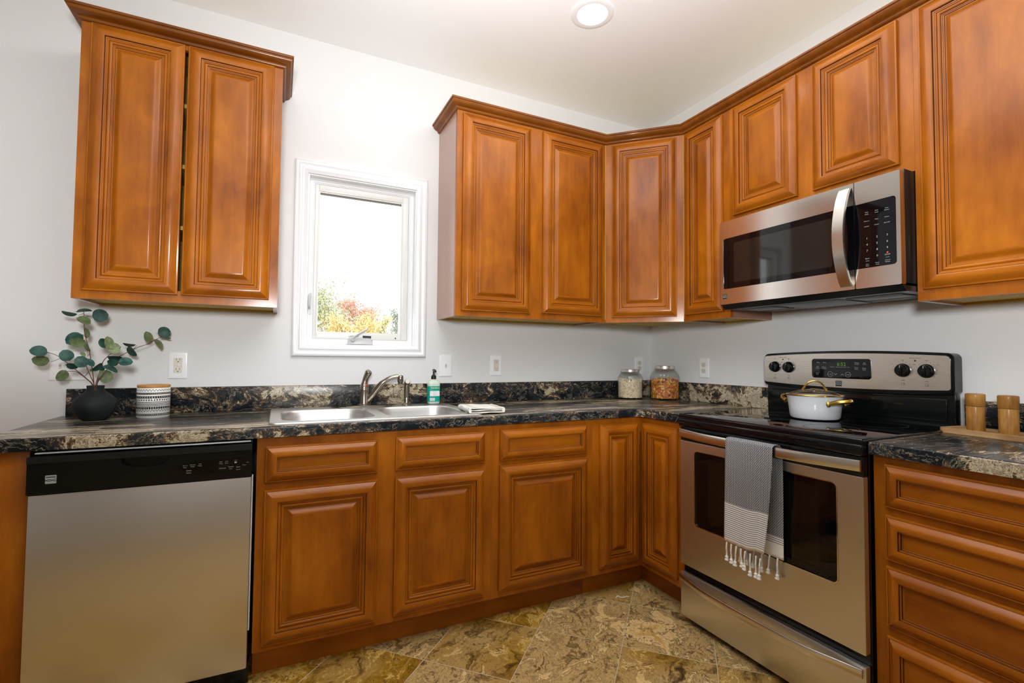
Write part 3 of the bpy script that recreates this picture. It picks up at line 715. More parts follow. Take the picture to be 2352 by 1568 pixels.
# faucet
FX, FY = -1.914, -.100; FZ = CZ1+.0062
t = thing('kitchen_faucet', 'brushed nickel faucet with lever handle and curved spout behind the sink', 'faucet', (FX, FY, FZ))
bm = B(); plate(bm, rrect(-.135, .135, -.032, .032, .030, 8), [], 0, .007); bmesh.ops.bevel(bm, geom=[e for e in bm.edges if all(v.co.z > .006 for v in e.verts)], offset=.003, segments=2, affect='EDGES')
obj('deck_plate', bm, NICKEL, t)
bm = B(); lathe(bm, [(0, .007), (.031, .007), (.031, .010), (.0255, .013), (.0235, .02), (.0235, .078), (.0225, .079), (.0225, .081), (.0235, .082), (.0235, .088), (.021, .094), (0, .094)], 32); obj('body', bm, NICKEL, t)
bm = B(); tube(bm, smoothpath([(0, 0, .080), (.000, 0, .100), (.0015, 0, .118), (.006, -.002, .140), (.014, -.006, .160), (.019, -.010, .172), (.021, -.012, .176)], 4), [.0225, .0225, .0225, .022, .021, .0195, .018, .0165, .0152, .0145, .0142, .0140, .0142, .0145, .0150, .0155, .0160, .0165, .0168, .0166, .016, .0155, .0148, .012, .008], 16)
h = obj('lever_handle', bm, NICKEL, t)
bm = B(); lathe(bm, [(0, 0), (.0045, 0), (.004, .0012), (0, .0016)], 16, Matrix.Translation((.006, -.0195, .108)) @ Matrix.Rotation(PI/2, 4, 'X')); obj('hot_mark', bm, REDM, h, label='red dot')
bm = B(); sp = smoothpath([(.012, -.006, .030), (.040, -.016, .062), (.078, -.030, .112), (.112, -.040, .138), (.138, -.045, .147), (.158, -.049, .149)], 5)
tube(bm, sp, [.013+.003*math.sin(PI*min(1, i/12)) if i < 12 else .0115 for i in range(len(sp))], 14, flat=(.8, 1.0))
cyl(bm, .0145, .118, .155, 20, Matrix.Translation((.166, -.051, 0)), bev=.005)
lathe(bm, [(0, .112), (.012, .112), (.0125, .119), (0, .119)], 20, Matrix.Translation((.166, -.051, 0)))
obj('spout', bm, NICKEL, t, smooth=50)
t = thing('side_sprayer', 'slim brushed nickel side sprayer right of the faucet', 'sink sprayer', (-1.703, -.098, FZ))
bm = B(); lathe(bm, [(0, .0005), (.023, .0005), (.023, .003), (.017, .009), (.0125, .014), (.0115, .022), (0, .022)], 24); obj('base', bm, NICKEL, t)
bm = B(); lathe(bm, [(0, .022), (.0125, .022), (.0128, .027), (.0118, .029), (.0125, .045), (.0140, .075), (.0138, .1), (.0135, .108), (0, .108)], 24); obj('grip', bm, NICKEL, t)
bm = B(); cyl(bm, .0145, -.014, .018, 24, Matrix.Translation((0, -.002, .113)) @ Matrix.Rotation(rad(62), 4, 'X'), bev=.003); hd = obj('spray_head', bm, NICKEL, t)
bm = B(); lathe(bm, [(0, .0182), (.0118, .0182), (.0118, .0192), (0, .0192)], 24, Matrix.Translation((0, -.002, .113)) @ Matrix.Rotation(rad(62), 4, 'X')); obj('spray_face', bm, plain('pale_spray_face', (.62, .58, .50), .4), hd, label='pale round spray face')
# soap bottle
t = thing('soap_dispenser', 'hand soap bottle with teal label and black pump behind the right bowl', 'soap bottle', (-1.560, -.095, FZ+.0004))
def oval(bm, rows, sx, sy, seg=28, mi=0, M=Matrix()):
    rr = []
    for s, z in rows:
        if s == 0: rr.append([bm.verts.new(M @ Vector((0, 0, z)))]); continue
        row = []
        for i in range(seg):
            a = 2*PI*i/seg; ca, sa = math.cos(a), math.sin(a); p = .62
            row.append(bm.verts.new(M @ Vector((sx*s*math.copysign(abs(ca)**p, ca), sy*s*math.copysign(abs(sa)**p, sa), z))))
        rr.append(row)
    for A, D_ in zip(rr, rr[1:]):
        for i in range(seg):
            j = (i+1) % seg
            if len(A) == 1: f = bm.faces.new((A[0], D_[i], D_[j]))
            elif len(D_) == 1: f = bm.faces.new((A[i], A[j], D_[0]))
            else: f = bm.faces.new((A[i], A[j], D_[j], D_[i]))
            f.material_index = mi
bm = B(); oval(bm, [(0, 0), (.85, 0), (.96, .004), (1, .014), (1, .105), (.97, .112), (.80, .119), (.50, .123), (.42, .125), (.42, .130), (0, .130)], .0325, .024); obj('bottle', bm, SOAPB, t, smooth=60)
bm = B(); oval(bm, [(1.012, .014), (1.012, .095)], .0325, .024); lab = obj('label', bm, TEAL, t, smooth=60, recalc=True)
bm = B(); yy = -.0252
letters(bm, "MEYER'S", .0118, FM(.003, yy, .081), 0); letters(bm, 'CLEAN DAY', .0050, FM(.003, yy, .0745), 1)
letters(bm, 'MRS.', .004, FM(-.020, yy, .086), 0)
for k in range(4): letters(bm, ('HAND SOAP', 'BASIL', '12.5 FL OZ', '370 mL')[k], .0042, FM(-.0005, yy-.0004, .0645-k*.0058), 3)
for k in range(6): plate(bm, [(-.024+k*.0038, .021), (-.0225+k*.0038, .021), (-.0225+k*.0038, .031), (-.024+k*.0038, .031)], [], yy-.0001, yy-.0004, XZ, 3)
obj('lettering', bm, [plain('cream_ink', (.80, .72, .35), .5), plain('dark_teal_ink', (.01, .10, .08), .5), LABELW, plain('faded_ink', (.45, .30, .30), .6)], lab)
for q in ([(-.026, .043), (.025, .043), (.025, .070), (-.026, .070)], [(-.026, .019), (0, .019), (0, .033), (-.026, .033)]):
    bm = B(); plate(bm, q, [], yy+.0004, yy, XZ); obj('label_panel', bm, LABELW, lab, label='white panel')
bm = B(); cyl(bm, .0135, .1305, .148, 24, bev=.0015); cyl(bm, .0095, .148, .153, 20); cyl(bm, .0045, .153, .172, 14)
tube(bm, smoothpath([(0, .006, .178), (0, -.006, .178), (0, -.024, .176), (0, -.034, .170)], 4), [.0062]*5+[.006]*3+[.005]*5, 12); obj('pump', bm, BLACKP, t)
# folded cloth
t = thing('dish_towel', 'folded white dish towel lying on the right corner of the sink', 'dish towel', (-1.455, -.500, CZ1+.0062), rad(-4))
def sheetlayer(bm, w, d, z, thick, amp, ph, hole=None):
    n, m = 18, 14; top = []
    def zz(x, y): return z+amp*(math.sin(x*26+ph)+.6*math.sin(y*31+ph*2+x*12))*.5
    for s in (1, 0):
        rows = []
        for j in range(m+1):
            row = []
            for i in range(n+1):
                x = -w/2+w*i/n; y = -d/2+d*j/m
                ex = .004*math.sin(9*y/d+ph) if i in (0, n) else 0; ey = .005*math.sin(13*x/w+ph) if j in (0, m) else 0
                row.append(bm.verts.new((x+ex, y+ey, zz(x, y)+(thick if s else 0))))
            rows.append(row)
        top.append(rows)
    for s, rows in enumerate(top):
        for j in range(m):
            for i in range(n):
                f = bm.faces.new((rows[j][i], rows[j][i+1], rows[j+1][i+1], rows[j+1][i]))
                u = i/n; f.material_index = 1 if (.06 <= u < .17 or .83 <= u < .89) else (2 if .93 <= u < .955 else 0)
    a, b = top
    for j in range(m):
        for i in (0, n): bm.faces.new((a[j][i], a[j+1][i], b[j+1][i], b[j][i]))
    for i in range(n):
        for j in (0, m): bm.faces.new((a[j][i], a[j][i+1], b[j][i+1], b[j][i]))
bm = B(); sheetlayer(bm, .158, .185, .0020, .004, .0014, .3); obj('under_fold', bm, [CLOTH, CLOTHS, CLOTHG], t, smooth=70)
bm = B(); sheetlayer(bm, .155, .180, .0105, .004, .0020, 1.7); obj('middle_fold', bm, [CLOTH, CLOTHS, CLOTHG], t, smooth=70)
bm = B(); sheetlayer(bm, .159, .183, .0195, .004, .0028, 3.1)
for s in (-1, 1):
    tube(bm, [(s*.0785, y, .0125+.0006*math.sin(y*40)) for y in [-.089+.178*k/10 for k in range(11)]], .0118, 12, flat=(.55, 1.0))
obj('top_fold', bm, [CLOTH, CLOTHS, CLOTHG], t, smooth=70)

# ------------------------------------------------------------------ dishwasher
DX = -2.9655; DW = .5975
t = thing('dishwasher', 'stainless steel dishwasher with black control panel under the worktop', 'dishwasher', (DX, 0, 0))
bm = B(); box(bm, .008, DW-.008, -.600, -.03, .10, .866); obj('tub', bm, BLACK, t)
bm = B(); box(bm, .004, DW-.008, -.640, -.601, .086, .7425, .004); obj('door_panel', bm, STEEL, t, label='brushed stainless door panel')
bm = B()
pk = []
for k in range(13):
    u = k/12; pk.append((.226+.124*u, .820-.016*math.sin(PI*u)**.6))
pocket = [(.350, .836), (.226, .836)]+pk
plate(bm, rrect(.001, DW-.007, .7445, .8585, .004, 2), [pocket[::-1]], -.628, -.645, XZ)
box(bm, .001, DW-.007, -.626, -.601, .7445, .8585)
es = [e for e in bm.edges if all(v.co.y < -.644 and v.co.z > .855 for v in e.verts)]
cp = obj('control_panel', bm, BLACK, t, label='glossy black control panel')
bm = B(); box(bm, .001, DW-.007, -.6485, -.6452, .812, .8575, .001)
cutm = None
bm.free()
bm = B(); plate(bm, [(.001, .838), (DW-.007, .838), (DW-.007, .8575), (.001, .8575)], [], -.6453, -.6490, XZ); obj('grip_ledge', bm, BLACKP, cp)
lens = [(.362, .800), (.46, .818), (.572, .822), (.5745, .815), (.5745, .790), (.566, .782), (.50, .772), (.362, .765)]
bm = B(); plate(bm, lens, [], -.6453, -.6466, XZ); obj('display_lens', bm, BLACKG, cp)
bm = B()
for s, x, z, q in (('Pots &', .395, .7975, .0062), ('Pans', .395, .7915, .0062), ('Normal', .416, .7985, .0062), ('Wash', .416, .7925, .0062), ('1 Hr', .437, .7995, .0062), ('Wash', .437, .7935, .0062), ('Select', .406, .7800, .008), ('Cycle', .406, .7725, .008),
    ('High', .497, .8015, .006), ('Temp', .497, .7955, .006), ('Heat', .514, .8020, .006), ('Rinse', .514, .7960, .006), ('Lock', .541, .8040, .0055), ('Options', .502, .7795, .008), ('Heated', .527, .7825, .007), ('Dry', .527, .7760, .007), ('Start', .549, .7800, .008), ('Cancel', .549, .7715, .0055), ('Delay', .567, .7855, .006)):
    letters(bm, s, q*.78, FM(x, -.6469, z))
plate(bm, [(.580, .7955), (.5735, .7955), (.5735, .7945), (.580, .7945)], [], -.6469, -.6472, XZ)
plate(bm, rrect(.5375, .5445, .7955, .8005, .001, 2), [], -.6469, -.6472, XZ)
obj('lettering', bm, LTEXT, cp)
bm = B(); emblem(bm, .057, -.6452, .788, .026, .025, 0, 1); letters(bm, 'Kenmore', .0058, FM(.057, -.6472, .7940), 1); obj('badge', bm, [BADGE, DTEXT], cp)
bm = B(); box(bm, .014, DW-.012, -.634, -.606, .8630, .8672, .0008); obj('trim_strip', bm, plain('pale_strip', (.66, .72, .73), .3, metal=.3), t, label='pale metal strip under the worktop')
bm = B(); box(bm, DW-.0068, DW-.0030, -.630, -.601, .21, .7420); obj('side_strip', bm, plain('white_side_strip', (.75, .76, .74), .4), t, label='white strip at the right edge')
bm = B(); box(bm, .01, DW-.004, -.575, -.55, .001, .085); box(bm, .01, DW-.002, -.600, -.55, .070, .0855); obj('toe_panel', bm, BLACK, t)

# ------------------------------------------------------------------ range
RYL = -.9215; RW = .7665
t = thing('electric_range', 'freestanding stainless steel electric range with black glass top', 'range', (0, RYL, 0), RZR)
bm = B(); box(bm, .002, RW-.002, -.628, -.025, .030, .896); obj('body', bm, BLACK, t)
for fx in (.04, RW-.04):
    for fy in (-.56, -.09):
        bm = B(); cyl(bm, .018, .0, .031, 14, Matrix.Translation((fx, fy, 0))); obj('foot', bm, BLACKP, t)
bm = B(); box(bm, 0, RW, -.662, -.026, .897, .922, .006, 3); box(bm, .0, RW, -.664, -.63, .866, .905, .009, 3); ck = obj('cooktop', bm, BLACKG, t)
for cx, cy, r in ((.19, -.49, .105), (.57, -.49, .085), (.19, -.22, .078), (.57, -.22, .105)):
    bm = B(); lathe(bm, [(r, .9223), (r+.0012, .9225), (r+.0024, .9223)], 48, Matrix.Translation((cx, cy, 0)))
    obj('burner_ring', bm, RINGM, ck)
# oven door
bm = B(); ring = rrect(.004, RW-.004, .257, .802, .004, 5); win = rrect(.085, .684, .442, .768, .018, 5)
plate(bm, ring, [win], -.630, -.655, XZ)
bmesh.ops.bevel(bm, geom=[e for e in bm.edges if all(v.co.y < -.6549 for v in e.verts) and len(e.link_faces) == 2 and e.calc_face_angle(0) > 1], offset=.0015, segments=2, affect='EDGES')
od = obj('oven_door', bm, STEEL, t)
bm = B(); rings(bm, .085, .684, .442, .768, [(0, .0), (0, .0035), (.0015, .004), (.003, .003), (.0035, 0)], -.6535, cap=False, mats=(0, 0, 0)); bm.free()
bm = B(); plate(bm, rrect(.086, .683, .443, .767, .017, 5), [rrect(.150, .620, .470, .740, .012, 5)], -.640, -.650, XZ); plate(bm, rrect(.150, .620, .470, .740, .012, 5), [], -.640, -.649, XZ, 1); obj('oven_window', bm, [BLACKG, DARKW], od, label='dark glass oven window')
bm = B(); a = rrect(.084, .685, .441, .769, .019, 5); b_ = rrect(.0875, .6815, .4445, .7655, .0155, 5); plate(bm, a, [b_], -.6500, -.6562, XZ); obj('window_trim', bm, CHROME, od)
bm = B(); box(bm, .003, RW-.003, -.650, -.630, .8035, .865, .003); obj('door_cap', bm, BLACK, od, label='black strip above the oven door')
def bow(bm, x0, x1, z, y0, y1, hz, th, n=24, flat=.25):
    rows = []
    for k in range(n+1):
        u = k/n; x = x0+(x1-x0)*u; s = min(1, min(u, 1-u)/flat); s = s*s*(3-2*s)
        s = .55*math.sin(PI*u)**.7+.45*s if 0 < u < 1 else 0
        y = y0+(y1-y0)*s; q = []
        for a, b in rrect(-hz/2, hz/2, -th, 0, th*.35, 2): q.append(bm.verts.new((x, y-b if False else y+b, z+a)))
        rows.append(q)
    for A, D_ in zip(rows, rows[1:]):
        for i in range(len(A)):
            j = (i+1) % len(A); bm.faces.new((A[i], A[j], D_[j], D_[i]))
    bm.faces.new(rows[0]); bm.faces.new(rows[-1][::-1])
bm = B(); bow(bm, .008, RW-.008, .8375, -.652, -.692, .037, .013); hd = obj('handle', bm, HANDLE, od)
# storage drawer
bm = B(); box(bm, .004, RW-.004, -.655, -.630, .030, .222, .0035); dr = obj('storage_drawer', bm, STEEL, t)
bm = B(); box(bm, .004, RW-.004, -.6305, -.6285, .2225, .2565); obj('drawer_gap', bm, BLACK, dr)
bm = B(); bow(bm, .006, RW-.010, .203, -.6553, -.706, .028, .012); obj('drawer_handle', bm, HANDLE, dr)
# backguard with arched top
BX0, BX1 = .000, RW
def arch(x, z0, rise): u = (x-BX0)/(BX1-BX0); return z0+rise*(1-(2*u-1)**2)
nb = 24
up = [(BX0+(BX1-BX0)*k/nb) for k in range(nb+1)]
def panel_loop(x0, x1, zt, rt, zb, rb, r=.012):
    mid = (x0+x1)/2; hw = (x1-x0)/2
    T = lambda x: zt+rt*(1-((x-mid)/hw)**2); Bt = lambda x: zb-rb*(1-((x-mid)/hw)**2); pts = []
    def arc(cx, cz, a0, rr): return [(cx+rr*math.cos(rad(a0+90*k/6)), cz+rr*math.sin(rad(a0+90*k/6))) for k in range(7)]
    pts += arc(x1-r, T(x1-r)-r, 0, r)
    pts += [(x1-r-(x1-x0-2*r)*k/nb, T(x1-r-(x1-x0-2*r)*k/nb)) for k in range(1, nb)]
    pts += arc(x0+r, T(x0+r)-r, 90, r)
    pts += arc(x0+r*.7, Bt(x0+r*.7)+r*.7, 180, r*.7)
    pts += [(x0+r*.7+(x1-x0-1.4*r)*k/nb, Bt(x0+r*.7+(x1-x0-1.4*r)*k/nb)) for k in range(1, nb)]
    pts += arc(x1-r*.7, Bt(x1-r*.7)+r*.7, 270, r*.7)
    return pts
bm = B(); plate(bm, panel_loop(BX0+.001, BX1-.001, 1.196, .013, 1.045, .012, .022), [], -.020, -.082, XZ)
bmesh.ops.bevel(bm, geom=[e for e in bm.edges if all(v.co.y < -.0819 for v in e.verts) and len(e.link_faces) == 2 and e.calc_face_angle(0) > 1], offset=.006, segments=3, affect='EDGES')
box(bm, .006, RW-.006, -.062, -.022, .915, 1.06, .004)
box(bm, .03, RW-.03, -.066, -.060, .940, 1.025, .004)
bg = obj('backguard', bm, BLACK, t)
bm = B(); plate(bm, panel_loop(BX0+.006, BX1-.010, 1.186, .012, 1.060, .012, .016), [], -.0815, -.0845, XZ); cpn = obj('control_panel', bm, STEELB, bg, label='stainless control panel')
bm = B(); plate(bm, rrect(.2485, .4945, 1.088, 1.174, .012, 5), [], -.0846, -.0872, XZ); ds = obj('display', bm, BLACKG, cpn)
bm = B(); letters(bm, '6:52', .022, FM(.378, -.0876, 1.143)); obj('clock_digits', bm, GREEN, ds, label='green lit clock reading 6:52')
bm = B()
for s, x, z, q in (('Bake', .279, 1.155, .0075), ('Broil', .306, 1.155, .0075), ('Self', .275, 1.136, .007), ('Clean', .275, 1.1295, .007), ('Warm', .303, 1.135, .007), ('& Hold', .303, 1.1285, .007), ('Oven', .273, 1.108, .006), ('Lock', .273, 1.102, .006),
    ('Timer', .440, 1.155, .0075), ('On/Off', .440, 1.149, .006), ('Set', .470, 1.155, .007), ('Clock', .470, 1.149, .006), ('Cook', .438, 1.135, .0065), ('Time', .438, 1.1285, .0065), ('Delay', .469, 1.133, .0065), ('Start', .469, 1.1265, .0065), ('PREHEAT', .340, 1.136, .0048), ('DOOR LOCK', .369, 1.136, .0048), ('COOK TIME', .398, 1.136, .0048), ('START', .330, 1.1035, .0055), ('STOP', .404, 1.1035, .0055)):
    letters(bm, s, q, FM(x, -.0875, z))
for cx in (.330, .404): lathe(bm, [(.0105, 0), (.0110, .0002), (.0115, 0)], 28, Matrix.Translation((cx, -.0873, 1.106)) @ Matrix.Rotation(PI/2, 4, 'X'))
for cx, s in ((.353, -1), (.381, 1)): plate(bm, [(cx-.006, 1.106-s*.003), (cx, 1.106+s*.003), (cx+.006, 1.106-s*.003), (cx+.006, 1.106-s*.0045), (cx, 1.106+s*.0012), (cx-.006, 1.106-s*.0045)], [], -.0873, -.0876, XZ)
obj('display_lettering', bm, LTEXT, ds)
bm = B(); emblem(bm, .364, -.0846, 1.066, .026, .024, 0, 1); obj('badge', bm, [DTEXT, BADGE], cpn)
KN = ((.0635, 1.134), (.1345, 1.133), (.607, 1.130), (.684, 1.129))
for i, (kx, kz) in enumerate(KN):
    M = Matrix.Translation((kx, -.0847, kz)) @ Matrix.Rotation(PI/2, 4, 'X')
    bm = B(); lathe(bm, [(0, 0), (.0265, 0), (.0265, .004), (.0245, .0065), (.0225, .016), (.020, .0185), (0, .0185)], 32, M)
    box(bm, kx-.0055, kx+.0055, -.1085, -.100, kz-.021, kz+.021, .0035)
    k = obj('knob', bm, BLACK, bg)
    bm = B(); box(bm, kx-.0012, kx+.0012, -.1090, -.1083, kz+.010, kz+.019); obj('pointer_line', bm, LTEXT, k)
for i, (kx, kz) in enumerate(KN):
    bm = B()
    for k in range(13):
        a = rad(-130+260*k/12); r = .0335
        if i == 0 and k > 9: pass
        x = kx+r*math.sin(a); z = kz+r*math.cos(a); c, s = math.cos(a), math.sin(a)
        plate(bm, [(x-.0005*c-.0015*s, z+.0005*s-.0015*c), (x+.0005*c-.0015*s, z-.0005*s-.0015*c), (x+.0005*c+.0015*s, z-.0005*s+.0015*c), (x-.0005*c+.0015*s, z+.0005*s+.0015*c)], [], -.0846, -.0848, XZ)
    letters(bm, 'OFF', .0055, FM(kx, -.0849, kz+.0375)); letters(bm, 'LO', .005, FM(kx-.036, -.0849, kz+.022)); letters(bm, 'HI', .005, FM(kx+.036, -.0849, kz+.022)); letters(bm, 'MED', .005, FM(kx, -.0849, kz-.041))
    plate(bm, rrect(kx-.006, kx+.006, kz-.058, kz-.049, .001, 2), [rrect(kx-.0053, kx+.0053, kz-.0573, kz-.0497, .0008, 2)], -.0846, -.0848, XZ)
    bx_ = kx+(-.0025 if i in (0, 1) else .0025); bz_ = kz-.0535+(.0018 if i in (1, 2) else -.0018)
    plate(bm, rrect(bx_-.0016, bx_+.0016, bz_-.0016, bz_+.0016, .0015, 3), [], -.0846, -.0848, XZ)
    obj('dial_lettering', bm, DTEXT, cpn)
for x, z in ((.105, 1.178), (.648, 1.176)):
    bm = B(); lathe(bm, [(0, 0), (.0032, 0), (.0028, .001), (0, .0012)], 14, Matrix.Translation((x, -.0846, z-.008)) @ Matrix.Rotation(PI/2, 4, 'X'))
    il = obj('indicator_light', bm, DTEXT, cpn)
    bm = B(); letters(bm, 'SURFACE HEATING', .0045, FM(x, -.0849, z)); il = obj('light_lettering', bm, DTEXT, cpn)

# pot on the range
t = thing('cooking_pot', 'white enamel pot with gold handles and glass lid on the range', 'pot', (-.278, -1.300, .9235), rad(-4))
PR = .102
bm = B(); lathe(bm, [(0, .0005), (.076, .0005), (.086, .004), (.0915, .012), (.0955, .05), (PR, .094), (PR+.001, .096), (PR-.002, .097), (PR-.005, .092), (.092, .05), (.087, .012), (0, .008)], 48); obj('body', bm, POT, t)
bm = B(); lathe(bm, [(PR-.003, .0975), (PR+.003, .0975), (PR+.004, .0995), (PR+.003, .1015), (PR-.004, .1025), (PR-.006, .1)], 48); lr = obj('lid_rim', bm, GOLD, t)
bm = B(); lathe(bm, [(PR-.004, .1015), (.083, .108), (.066, .1145), (.045, .1195), (.02, .1225), (0, .1232)], 40); obj('lid', bm, LIDG, t, label='clear glass lid')
bm = B(); hp = smoothpath([(-.040, 0, .121), (-.036, 0, .130), (-.022, 0, .149), (0, 0, .157), (.022, 0, .149), (.036, 0, .130), (.040, 0, .121)], 5)
tube(bm, hp, .0052, 10, flat=(1.5, .8))
for s in (-1, 1): cyl(bm, .006, .114, .1265, 14, Matrix.Translation((s*.0405, 0, 0)), bev=.002)
lathe(bm, [(0, .1235), (.016, .1225), (.0165, .124), (0, .1255)], 20)
LH = obj('lid_handle', bm, GOLD, t, rot=(0, 0, rad(-52)))
for s, a in ((1, rad(-97)), (-1, rad(83))):
    bm = B(); r0 = PR-.001
    p = smoothpath([(r0+.001, -.044, .068), (r0+.012, -.042, .072), (r0+.040, -.028, .081), (r0+.060, 0, .085), (r0+.040, .028, .081), (r0+.012, .042, .072), (r0+.001, .044, .068)], 5)
    tube(bm, p, [.0085 if i < 4 or i > len(p)-5 else .0065 for i in range(len(p))], 10, flat=(1, 1.3))
    h = obj('side_handle', bm, GOLD, t, rot=(0, 0, a))
    for y in (-.044, .044):
        bm = B(); lathe(bm, [(0, 0), (.005, 0), (.004, .003), (0, .004)], 14, Matrix.Translation((r0+.011, y, .069)) @ Matrix.Rotation(PI/2, 4, 'Y')); obj('rivet', bm, CHROME, h)

# hand towel over the oven handle (range local frame, then placed in the world)
t = thing('tea_towel', 'black and white woven tea towel with tassels over the oven handle', 'tea towel', (0, RYL, 0), RZR)
YH = -.699
path = [(-.672, .455), (-.671, .54), (-.670, .66), (-.670, .76), (-.672, .835), (-.674, .852), (-.681, .8605), (-.692, .8615), (-.702, .8605), (-.7095, .854), (-.711, .84), (-.712, .76), (-.713, .66), (-.714, .56), (-.7145, .465)]
pp = smoothpath([(0, a, b) for a, b in path], 5)
ln = [0]
for a, b in zip(pp, pp[1:]): ln.append(ln[-1]+(b-a).length)
tot = ln[-1]; nu = 28; bm = B(); uvl = bm.loops.layers.uv.new('UVMap'); rows = []
for p, s in zip(pp, ln):
    v = tot-s; fr_ = v/tot                        # 0 at the front hem
    row = []
    for i in range(nu+1):
        u = i/nu; back = max(0, min(1, (fr_-.47)/.08)); drop = max(0, min(1, (.46-fr_)/.46))
        x0 = .297+.010*back-.001*drop; wd = .201-.008*drop-.024*drop*drop
        x = x0+wd*u
        wave = (.0055*math.sin(u*7.0+.6)+.003*math.sin(u*15+1.0))*drop
        z = p.z-(.004+.010*math.sin(u*5.2))*drop*u if back < .5 else p.z
        row.append((bm.verts.new((x, p.y-abs(wave) if back < .5 else p.y, z)), wd*u, v))
    rows.append(row)
for A, D_ in zip(rows, rows[1:]):
    for i in range(nu):
        q = (A[i], A[i+1], D_[i+1], D_[i]); f = bm.faces.new([a[0] for a in q])
        for lp, a in zip(f.loops, q): lp[uvl].uv = (a[1], a[2])
cl = obj('cloth', bm, TOWEL, t, smooth=80)
md = cl.modifiers.new('thickness', 'SOLIDIFY'); md.thickness = .0018; md.offset = 0
fringe = random.Random(3)
hem = [rows[-1][i][0] for i in range(nu+1)] if False else None
def tassel(x, y, z, ln_, lean):
    bm = B(); p = smoothpath([(x, y, z+.004), (x+lean*.3, y-.003, z-ln_*.4), (x+lean*.7, y-.001, z-ln_*.75), (x+lean, y-.002, z-ln_)], 4)
    tube(bm, p, [.0031+.0005*math.sin(i*2.1) for i in range(len(p))], 7)
    tube(bm, [(p[-1].x, p[-1].y, p[-1].z+.003), (p[-1].x, p[-1].y, p[-1].z-.002), (p[-1].x+.001, p[-1].y, p[-1].z-.007), (p[-1].x, p[-1].y, p[-1].z-.014)], [.003, .0068, .0056, .0085], 8)
    obj('tassel', bm, CLOTH, t)
for k in range(8):
    u = (k+.5)/8; tassel(.299+.164*u, -.7165-abs(.0055*math.sin(u*7+.6)), .458-.013*u, .052+fringe.uniform(-.006, .008), fringe.uniform(-.006, .006))
for k in range(6):
    u = (k+.5)/6; tassel(.312+.190*u*1.0, -.6725, .452, .050+fringe.uniform(-.006, .006), fringe.uniform(-.006, .004))

# ------------------------------------------------------------------ microwave
MY = -.9320; MW_ = .7480; Z0 = 1.428; Z1 = 1.8225; F_ = -.400
t = thing('over_range_microwave', 'stainless steel microwave with black glass door mounted above the range', 'microwave', (0, MY, 0), RZR)
bm = B(); box(bm, .001, MW_-.001, -.372, -.002, Z0+.006, Z1+.008, .002); obj('housing', bm, BLACKP, t)
DS = .600
bm = B(); plate(bm, rrect(.0015, DS-.0015, Z0, Z1, .003, 3), [rrect(.0190, DS+.01, Z0+.072, Z1-.083, .008, 4)[0:0] or [(.0190+.008*(1-math.cos(a)) if 0 else x, z) for x, z in rrect(.0190, DS-.0016, Z0+.072, Z1-.083, [0, .010, .010, 0], 5)]], -.374, F_, XZ)
md_ = obj('door', bm, STEELM, t)
bm = B(); plate(bm, rrect(.0195, DS-.0018, Z0+.0725, Z1-.0835, [0, .0095, .0095, 0], 5), [rrect(.075, .520, Z0+.098, Z1-.110, .010, 5)], -.376, F_+.0005, XZ); plate(bm, rrect(.075, .520, Z0+.098, Z1-.110, .010, 5), [], -.376, F_+.001, XZ, 1)
obj('door_window', bm, [BLACKG, plain('mesh_glass', (0.012, 0.011, 0.010), 0.05, spec=.6)], md_, label='black glass door window')
bm = B(); pr = rrect(.0165, DS-.002, Z0+.0695, Z1-.0805, [0, .012, .012, 0], 5); pi_ = rrect(.0195, DS-.001, Z0+.0725, Z1-.0835, [0, .0095, .0095, 0], 5)
box(bm, .0170, .0195, F_-.0015, F_+.001, Z0+.080, Z1-.092, .0005); obj('window_edge', bm, CHROME, md_)
bm = B(); emblem(bm, .026, F_-.0002, Z0+.037, .022, .022, 0, 1, .0008); obj('badge', bm, [DTEXT, BADGE], md_)
bm = B()
n = 24; rows = []
for k in range(n+1):
    u = k/n; z = Z0+.012+(Z1-Z0-.028)*u; y = F_-.046*math.sin(PI*u)**.75; q = []
    tk_ = .008+.004*math.sin(PI*u); wd = .021
    for a, b in ((-wd, 0), (wd, 0), (wd+.001, -tk_*.4), (wd-.002, -tk_), (-wd+.002, -tk_), (-wd-.001, -tk_*.4)): q.append(bm.verts.new((.571+a, y+b+.0005, z)))
    rows.append(q)
for A, D_ in zip(rows, rows[1:]):
    for i in range(6): j = (i+1) % 6; bm.faces.new((A[i], A[j], D_[j], D_[i]))
bm.faces.new(rows[0][::-1]); bm.faces.new(rows[-1])
obj('handle', bm, HANDLE, md_, smooth=50)
bm = B(); plate(bm, rrect(DS+.0015, MW_-.0015, Z0, Z1, .004, 3), [[(x, z) for x, z in rrect(DS+.0018, .7335, Z0+.072, Z1-.085, [.010, 0, 0, .010], 5)]], -.374, F_, XZ); mp_ = obj('control_panel', bm, STEELM, t)
bm = B(); plate(bm, rrect(DS+.0022, .7330, Z0+.0725, Z1-.0855, [.0095, 0, 0, .0095], 5), [], -.376, F_-.0003, XZ); kp = obj('keypad', bm, BLACKG, mp_)
bm = B(); yk = F_-.0008
kx3 = (.642, .674, .706)
for i, row in enumerate((('1', '2', '3'), ('4', '5', '6'), ('7', '8', '9'), ('', '0', ''))):
    for j, s in enumerate(row):
        if s: letters(bm, s, .0105, FM(kx3[j], yk, 1.603-i*.0225))
